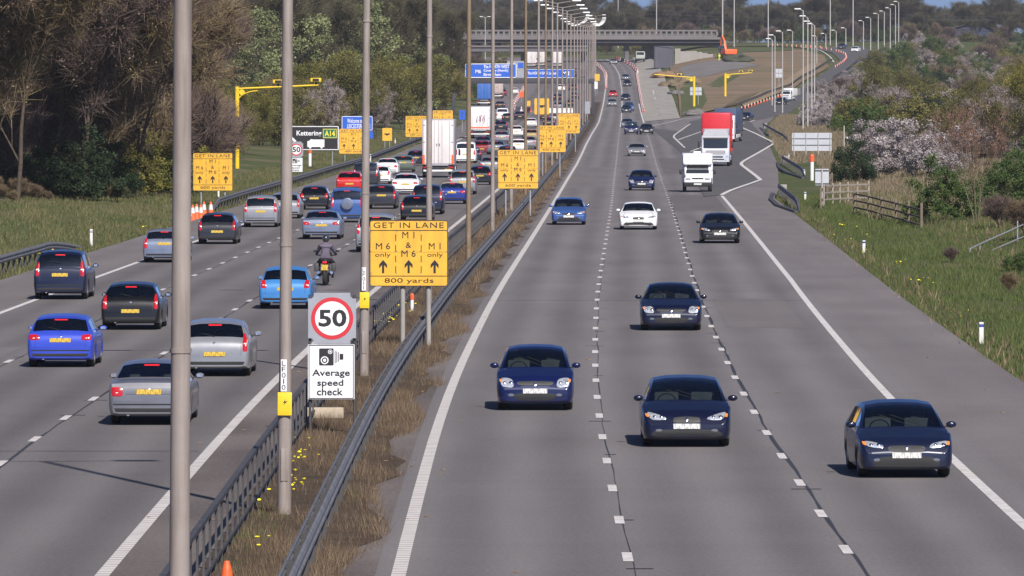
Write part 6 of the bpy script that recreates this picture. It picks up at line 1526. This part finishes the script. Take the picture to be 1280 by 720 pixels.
def quad3(name, pts, th, m, label=None, cat=None, par=None):
    v = [Vector(p) for p in pts]; vs = v + [p - Vector((0,0,th)) for p in v]
    o = pyd(name, vs, [(0,1,2,3),(7,6,5,4),(0,4,5,1),(1,5,6,2),(2,6,7,3),(3,7,4,0)], m, par)
    if label: tag(o, label, cat)
    return o
k3 = 1690 / F; w3 = lambda px, y, Y: ((px-CX)*Y/F, Y, H-(y-YH)*Y/F)
quad3('slip_road_ramp', [w3(543,47,1760), w3(600,57.5,1705), w3(600,57.5,1720), w3(543,46,1785)], 3.2, mat('reddish_ramp', (.22,.15,.13), .85, var=.2), 'reddish ramp sloping down from the left end of the bridge', 'ramp')
# pieces of the works
sh = P(830, 85); t = empty('site_shed', sh); tag(t, 'dark slate coloured tall site building beside the bridge abutment', 'building'); k = sh.y / F
pbox('wall', (0, 4, 2.7), (24*k, 8, 5.4), mat('slate_cladding', (.075,.075,.095), .6, var=.2, scale=.3), t); quad3('roof', [(-12*k,0,5.4),(12*k-.3,0,4.9),(12*k-.3,8,4.9),(-12*k,8,5.5)], .15, CONC, par=t)
for i in range(7): pbox('cladding_rib', (-11*k + i*3.6*k, -.04, 2.7), (.08, .06, 5.3), mat('slate_rib', (.05,.05,.065), .6), t)
pw = P(843, 81); t = empty('concrete_wall', pw); tag(t, 'pale concrete retaining wall right of the slate site building', 'wall'); k = pw.y / F
for i, hh in enumerate([4.0, 3.2, 3.1, 3.0, 2.6, 2.2, 1.8]): pbox('wall_panel', (.8 + i*7*k, i*1.6, hh/2+.15*i), (6.9*k, .4, hh), mat('pale_wall', (.29,.27,.25), .9, var=.12, scale=.4), t)
# orange excavator
ex = P(908, 73.5); t = empty('excavator', ex); tag(t, 'orange excavator with a raised boom on the spoil ground', 'excavator'); t.rotation_euler = (0,0,R(20)); OR = mat('excavator_orange', (.75,.13,.03), .45, var=.1)
for s in (-1, 1):
    bm = bmesh.new(); box(bm, (s*1.3, 0, .5), (.6, 4.2, .95), .3); bobj('track', bm, BLK, t, 40)
pbox('undercarriage', (0,0,.8), (2.2,2.2,.5), BLK, t, .05); bm = bmesh.new(); box(bm, (.3,-1.1,1.75), (3.2,2.6,1.3), .25); bobj('counterweight', bm, OR, t, 40)
ho = pbox('house', (0,.5,1.6), (2.7,1.6,1.0), OR, t, .1); pbox('cab', (-.95,1.1,2.4), (1.0,1.6,1.6), DARKG, t, .08)
def beam3(name, a, b, w_, m, par): 
    a, b = Vector(a), Vector(b); d = b - a; q = d.to_track_quat('Z', 'X').to_matrix().to_4x4(); return pbox(name, (a+b)/2, (w_, w_, d.length), m, par, .04, rot=q)
beam3('boom', (.2,1.0,1.9), (.3,2.2,4.4), .5, OR, t); beam3('boom', (.3,2.2,4.3), (.2,3.4,5.6), .42, OR, t); beam3('stick', (.2,3.4,5.7), (0,3.9,3.0), .34, OR, t); pbox('bucket', (0,3.6,2.5), (1.0,.8,.8), RAILD, t, .1); beam3('ram', (.2,1.6,2.0), (.3,2.3,3.9), .14, CHROME, t)
# worker in a yellow suit
wk = P(899, 76); t = empty('person', wk); HV = mat('fluorescent_yellow', (.55,.70,.05), .7); tag(t, 'person in fluorescent yellow work clothes beside the excavator', 'person')
skin('body', [(0,0,.95),(0,0,1.15),(0,0,1.38),(0,0,1.50),(-.20,0,1.40),(-.27,.02,1.15),(-.26,.08,.90),(.20,0,1.40),(.27,.02,1.15),(.26,.08,.90),(-.10,0,.90),(-.12,.02,.50),(-.12,0,.07),(.10,0,.90),(.12,.02,.50),(.12,0,.07)],
     [(0,1),(1,2),(2,3),(2,4),(4,5),(5,6),(2,7),(7,8),(8,9),(0,10),(10,11),(11,12),(0,13),(13,14),(14,15)], [(.17,.12),(.17,.12),(.20,.13),(.07,.07),(.08,.08),(.06,.06),(.045,.045),(.08,.08),(.06,.06),(.045,.045),(.10,.10),(.075,.075),(.06,.08),(.10,.10),(.075,.075),(.06,.08)], HV, t, 1)
bm = bmesh.new(); bmesh.ops.create_uvsphere(bm, u_segments=12, v_segments=8, radius=1, matrix=Matrix.Translation((0,0,1.66)) @ Matrix.Diagonal((.09,.11,.13,1))); hd = bobj('head', bm, mat('skin', (.45,.27,.20), .6), t, 80)
bm = bmesh.new(); bmesh.ops.create_uvsphere(bm, u_segments=12, v_segments=6, radius=1, matrix=Matrix.Translation((0,0,1.73)) @ Matrix.Diagonal((.13,.15,.10,1))); bobj('hard_hat', bm, SIGNW, t, 80)
# pale dumper under the bridge
pd = P(800, 78); t = empty('dumper_lorry', pd); tag(t, 'pale tipper lorry parked under the bridge beside the works road', 'lorry')
pbox('tipper_body', (0,1,1.9), (2.6,4.5,1.4), mat('pale_green_steel', (.30,.32,.28), .6, var=.2), t, .15); pbox('cab', (0,-2.2,1.9), (2.3,1.7,1.9), mat('pale_cab', (.38,.40,.36), .5), t, .15); pbox('windscreen', (0,-3.06,2.3), (1.9,.04,.7), DARKG, t); pbox('bumper', (0,-3.1,.8), (2.3,.2,.4), BLK, t)
for y in (-2.2, 1.2, 2.6):
    for s in (-1, 1): wheel(t, s*1.05, y, .5, .35)
for i, (px, py, s, lb) in enumerate([(830,97,1.6,'orange brown heap of soil at the edge of the pale works road'),(838,108,1.3,'small brown soil heap beside the works road'),(845,118,.8,'pale stony heap beside the works road'),(868,144,1.0,'pale stone heap on the grass near the chevron'),(922,77,2.0,'dark heap of topsoil beside the excavator'),(858,104,1.5,'dark reddish heap below the grey gravel')]):
    p = P(px, py); bm = bmesh.new(); bmesh.ops.create_icosphere(bm, subdivisions=3, radius=1)
    for v in bm.verts: n_ = 1 + .30 * math.sin(v.co.x * 4 + i) * math.cos(v.co.y * 5 + i) + random.uniform(-.13, .13); v.co = Vector((v.co.x * s * 1.9 * n_, v.co.y * s * 3 * n_, max(-.05, v.co.z) * s * .85 * n_))
    o = bobj('soil_heap', bm, [SOIL2, SOIL, GREYG, GREYG, mat('dark_topsoil', (.06,.065,.04), .95, var=.3), SOIL][i], None, 60); o.location = (p.x, p.y, p.z + .1); tag(o, lb, 'heap')

# ---------------------------------------------------------------- lighting columns, masts and cables on the right and far away
for px, ty, by, arms, lb in [(1003.7,16,165,1,'tallest pale lighting column of the cluster left of the blossom'),(1009.5,23,161,1,'second pale column of the right hand cluster'),(1014.5,29,159,1,'third pale column of the right hand cluster'),(1018,33,157,1,'fourth pale column of the right hand cluster'),
      (978,40,141,1,'pale column left of the tall cluster'),(990.5,38,118,1,'thin column between the pale pair and the tall cluster'),(968.5,44,140,1,'pale column second from the left on the slip road'),(965,48.5,132,1,'leftmost pale column on the slip road'),(1020.8,45,80,1,'short column above the slip road bend')]:
    X, Y = at(px, by); column('lighting_column', X, Y, (by - ty) * Y / F, lb, POLEL, .10, .075, 1, .45, 'pale lighting columns on the right', True, armdir=-1)
for px, ty, by in [(1032,42,60),(1045,38,59),(1057,35,60),(1079,26,62),(1088,22,63),(1097.5,17,61),(1105,14,60),(1112.5,10,63),(1119,6,64),(1123,2,64)]:
    X, Y = at(px, by); column('lighting_column', X, Y, (by - ty) * Y / F, 'pale lighting column in the far right row, climbing to the right', POLEL, .13, .10, 1, .6, 'far right row of lighting columns', True, armdir=-1)
for px, ty, by, lb in [(546.5,44,92,'far pale column left of the blue gantry sign, leftmost'),(563,43,93,'far pale column left of the gantry, second'),(567.5,41,92,'far pale column left of the gantry, third'),(575,39,90,'thin far column just left of the gantry'),(568.5,19,44,'column behind the left end of the bridge parapet'),(606.5,21,80,'column standing between the bridge and the gantry sign'),(645,13,40,'twin column on the skyline above the bridge, left'),(669,12,40,'twin column on the skyline above the bridge, right'),(751,19,52,'column above the bridge with a wide twin head')]:
    X, Y = at(px, max(by, 57)); h = (max(by, 57) - ty) * Y / F; column('lighting_column', X, Y, h, lb, POLEL, .12, .09, 2, .7, 'far columns round the bridge', True)
for px, by, lb in [(548.5,62,'tall thin mast at the left end of the bridge'),(772.5,60,'tall thin mast above the bridge over the oncoming lanes'),(820.5,60,'tall thin mast above the right half of the bridge'),(903,58,'thick tall mast right of the bridge end'),(917.5,58,'thin tall mast right of the thick one'),(1037.5,56,'tall mast above the far right road'),(960,58,'thin mast left of the far right road columns'),(1066,57,'dark thin mast at the far right row of columns')]:
    X, Y = at(px, by); t = empty('tall_mast', (X, Y, gz(X, Y, True))); tag(t, lb, 'mast'); pcyl('pole', (0,0,0), (0,0,26), .22 if px == 903 else .16, POLEL, t, r1=.12); pbox('lamp_ring', (0,0,26.1), (1.6,1.6,.35), POLEL, t, .1)
for i, (y0, y1) in enumerate([(9,20),(14,24),(22,23)]):
    bm = bmesh.new(); N = 40; pr = None; Y = 1990.
    for j in range(N + 1):
        f = j / N; px = 520 + f * 820; y = y0 + (y1 - y0) * f + 3 * math.sin(f * math.pi * 3) ** 2; p = ((px-CX)*Y/F, Y, H-(y-YH)*Y/F)
        if pr: cyl(bm, pr, p, .045, n=4, caps=False)
        pr = p
    tag(bobj('power_cable', bm, RAILD), ['upper power cable strung across the far skyline','middle power cable strung across the far skyline','lowest power cable strung across the far skyline'][i], 'cable')
# CCTV post by the white blossom
X, Y = at(1055, 200); t = empty('camera_post', (X, Y, gz(X, Y, True))); tag(t, 'thin post with a small white camera in front of the bushes', 'camera post'); h = 38 * Y / F; pcyl('post', (0,0,0), (0,0,h), .06, POLEL, t); pcyl('bracket', (0,0,h*.6), (.35,0,h*.62), .03, POLEL, t); pbox('camera', (.4,0,h*.60), (.35,.5,.2), LAMPW, t, .05)

# ---------------------------------------------------------------- timber fence, gate and handrail
def fence_run(name, lb, pts, h, rails, m, pw=.10, cat='fence', rh=.09, top=True, post='post', z0=0.):
    p0 = P(*pts[0]); t = empty(name, p0); tag(t, lb, cat); q = [P(*p) for p in pts]
    for p in q: r = p - p0; pbox(post, (r.x, r.y, r.z + h/2 + verge(p.x - LS(p.y), p.y)), (pw, pw, h + .05), m, t, .01)
    for a, b in zip(q, q[1:]):
        for z in rails:
            A_, B_ = a - p0 + Vector((0,-.06,z)), b - p0 + Vector((0,-.06,z)); d = B_ - A_; rot = d.to_track_quat('Y', 'Z').to_matrix().to_4x4(); pbox('rail', (A_ + B_)/2, (.05, d.length, rh), m, t, 0, rot=rot)
    return t
fence_run('field_gate', 'pale weathered gate and rails behind the small sign back', [(1030,259),(1041,258),(1050,257.5),(1060,257),(1072,256.5),(1086,256)], 1.28, (.45,.85,1.25), mat('pale_timber', (.30,.26,.22), .9, var=.25), .09, 'gate')
fence_run('timber_fence', 'weathered post and rail fence leading down towards the dark green bush', [(1068,268),(1086,272),(1102,277),(1120,282),(1136,287),(1152,292)], 1.2, (.40,.78,1.15), TIMB, .12)
fence_run('timber_fence', 'short leaning dark fence right behind the small sign back post', [(1026,262),(1034,252),(1040,243)], 1.2, (.5,1.1), TIMB, .12)
def tube_run(name, lb, runs, r, m, cat):
    p0 = runs[0]; t = empty(name, p0); tag(t, lb, cat)
    for nm, pts in runs[1:]:
        bm = bmesh.new()
        for a, b in zip(pts, pts[1:]): cyl(bm, Vector(a) - p0, Vector(b) - p0, r, n=8)
        bobj(nm, bm, m, t, 50)
V3 = lambda px, y, Y: Vector(w3(px, y, Y))
GALV = mat('galvanised_handrail', (.33,.34,.36), .5, metal=.4, var=.15)
tube_run('handrail', 'galvanised metal handrail of the steps on the right verge', [V3(1213,322,290), ('rail',[V3(1212,322,290),V3(1213,311,290),V3(1225,305,293),V3(1272,284,300),V3(1300,272,306)]), ('rail',[V3(1240,313,292),V3(1272,299,298),V3(1300,288,304)]), ('post',[V3(1225,305,293),V3(1225,319,293)]), ('post',[V3(1272,276,300),V3(1272,302,300)]), ('post',[V3(1298,268,305),V3(1298,296,305)])], .035, GALV, 'handrail')
pbox('post', (0,0,0), (.16,.12,.95), GALV, None) if False else None
cone0_kids = list(KIDS[cone0.name])
for c in cone0_kids: bpy.data.objects.remove(c)
bpy.data.objects.remove(cone0)
# small litter and leaves on the tarmac
bm = bmesh.new(); rl = random.Random(9)
for _ in range(120):
    Y = rl.uniform(98, 330); d = rl.choice([rl.uniform(-.9, .6), rl.uniform(-5, -3.2), rl.uniform(11.5, 14.2), rl.uniform(-.5, 10)]); X = LS(Y) + d; s = rl.uniform(.03, .09)
    box(bm, (X, Y, g(X, Y) + .015), (s, s * rl.uniform(.6, 2), .012), 0, Matrix.Rotation(rl.uniform(0, 3), 4, 'Z'))
tag(bobj('litter', bm, mat('tan_litter', (.26,.17,.10), .9, var=.5, scale=1)), 'scraps of litter and dead leaves lying on the tarmac edges', 'litter', kind='stuff')

Y = 2080.; k = Y / F; X = (1213 - CX) * k; t = empty('barn', (X, Y, H - (46 - YH) * k)); tag(t, 'low dark blue barn with a pale shallow roof on the upper right skyline', 'building')
pbox('wall', (0, 0, 1.2), (58 * k, 9, 2.4), mat('barn_wall', (.030,.035,.075), .8, var=.2), t); hw = 33 * k
pyd('roof', [(-hw,-5.5,1.9),(hw*1.1,-5.5,1.2),(hw*.15,-5.5,4.6),(-hw,5.5,1.9),(hw*1.1,5.5,1.2),(hw*.15,5.5,4.6)], [(0,2,5,3),(2,1,4,5)], mat('barn_roof', (.19,.20,.17), .7, var=.2, scale=.3), t)
pyd('gable', [(-hw*.93,-4.6,2.2),(hw,-4.6,1.4),(hw*.15,-4.6,4.4)], [(0,1,2)], mat('barn_wall', (.03,.035,.075)), t)
pbox('bank', (0, 4, -4), (90 * k, 12, 7.9), SCRUB, t, 1.2)
for i in range(16):
    px = 1165 + i * 7; Xb = (px - CX) * (Y - 24) / F
    put_plant(*[('leafy_bush','green'),('leafy_bush','olive'),('bare_bush','purple')][i % 3], Xb, Y - 24, random.uniform(2.6, 3.6), 'low bush on the slope in front of the skyline barn', 'bush', 'bushes below the barn', z=-.6)
# dark safety barrier along the left side of the slip road
def rail_px(pts, n, lb):
    q = interp_pts(pts, n); p0 = Vector((q[0][0].x, q[0][0].y, g(q[0][0].x, q[0][0].y))); t = empty('safety_barrier', p0); tag(t, lb, 'safety barrier'); vs = []
    for p, d in q:
        z = gz(p.x, p.y, True) - p0.z + .15; nn = Vector((d.y, -d.x)).normalized() * .06
        vs += [(p.x-p0.x-nn.x, p.y-p0.y-nn.y, z+.42), (p.x-p0.x-nn.x, p.y-p0.y-nn.y, z+.75), (p.x-p0.x+nn.x, p.y-p0.y+nn.y, z+.75), (p.x-p0.x+nn.x, p.y-p0.y+nn.y, z+.42)]
        pbox('barrier_post', (p.x-p0.x, p.y-p0.y+.1, z+.2), (.12,.1,.9), RAILD, t)
    pyd('beam', vs, [(a*4+b, a*4+(b+1)%4, (a+1)*4+(b+1)%4, (a+1)*4+b) for a in range(len(q)-1) for b in range(4)], RAILD, t)
rail_px([(922,134),(960,118),(1001,99),(1030,82),(1040,77)], 60, 'dark safety barrier climbing along the left side of the slip road')
rail_px([(1041,100),(1060,88),(1072,78)], 16, 'short dark barrier at the outer bend of the slip road')

# ---------------------------------------------------------------- the air
hz = bpy.data.materials.new('haze_air'); hz.use_nodes = True; t = hz.node_tree; t.nodes.clear(); o_ = nd(t, 'ShaderNodeOutputMaterial'); pv = nd(t, 'ShaderNodeVolumePrincipled')
pv.inputs['Color'].default_value = (.86, .88, .95, 1); pv.inputs['Density'].default_value = .00007; pv.inputs['Anisotropy'].default_value = .2; t.links.new(pv.outputs[0], o_.inputs['Volume'])
tag(pbox('haze', (0, 5900, 43.), (12200, 12500, 89.), hz), 'thin pale air haze over the whole motorway valley', 'haze', kind='stuff')


# ---------------------------------------------------------------- tidy: drop prototypes that were never placed
for lst in PROTO.values():
    for e, h in lst:
        if not e['_used']:
            for c in list(KIDS[e.name]): bpy.data.objects.remove(c)
            bpy.data.objects.remove(e)
for o in bpy.data.objects:
    if '_used' in o: del o['_used']
bpy.data.scenes.remove(TMPS)
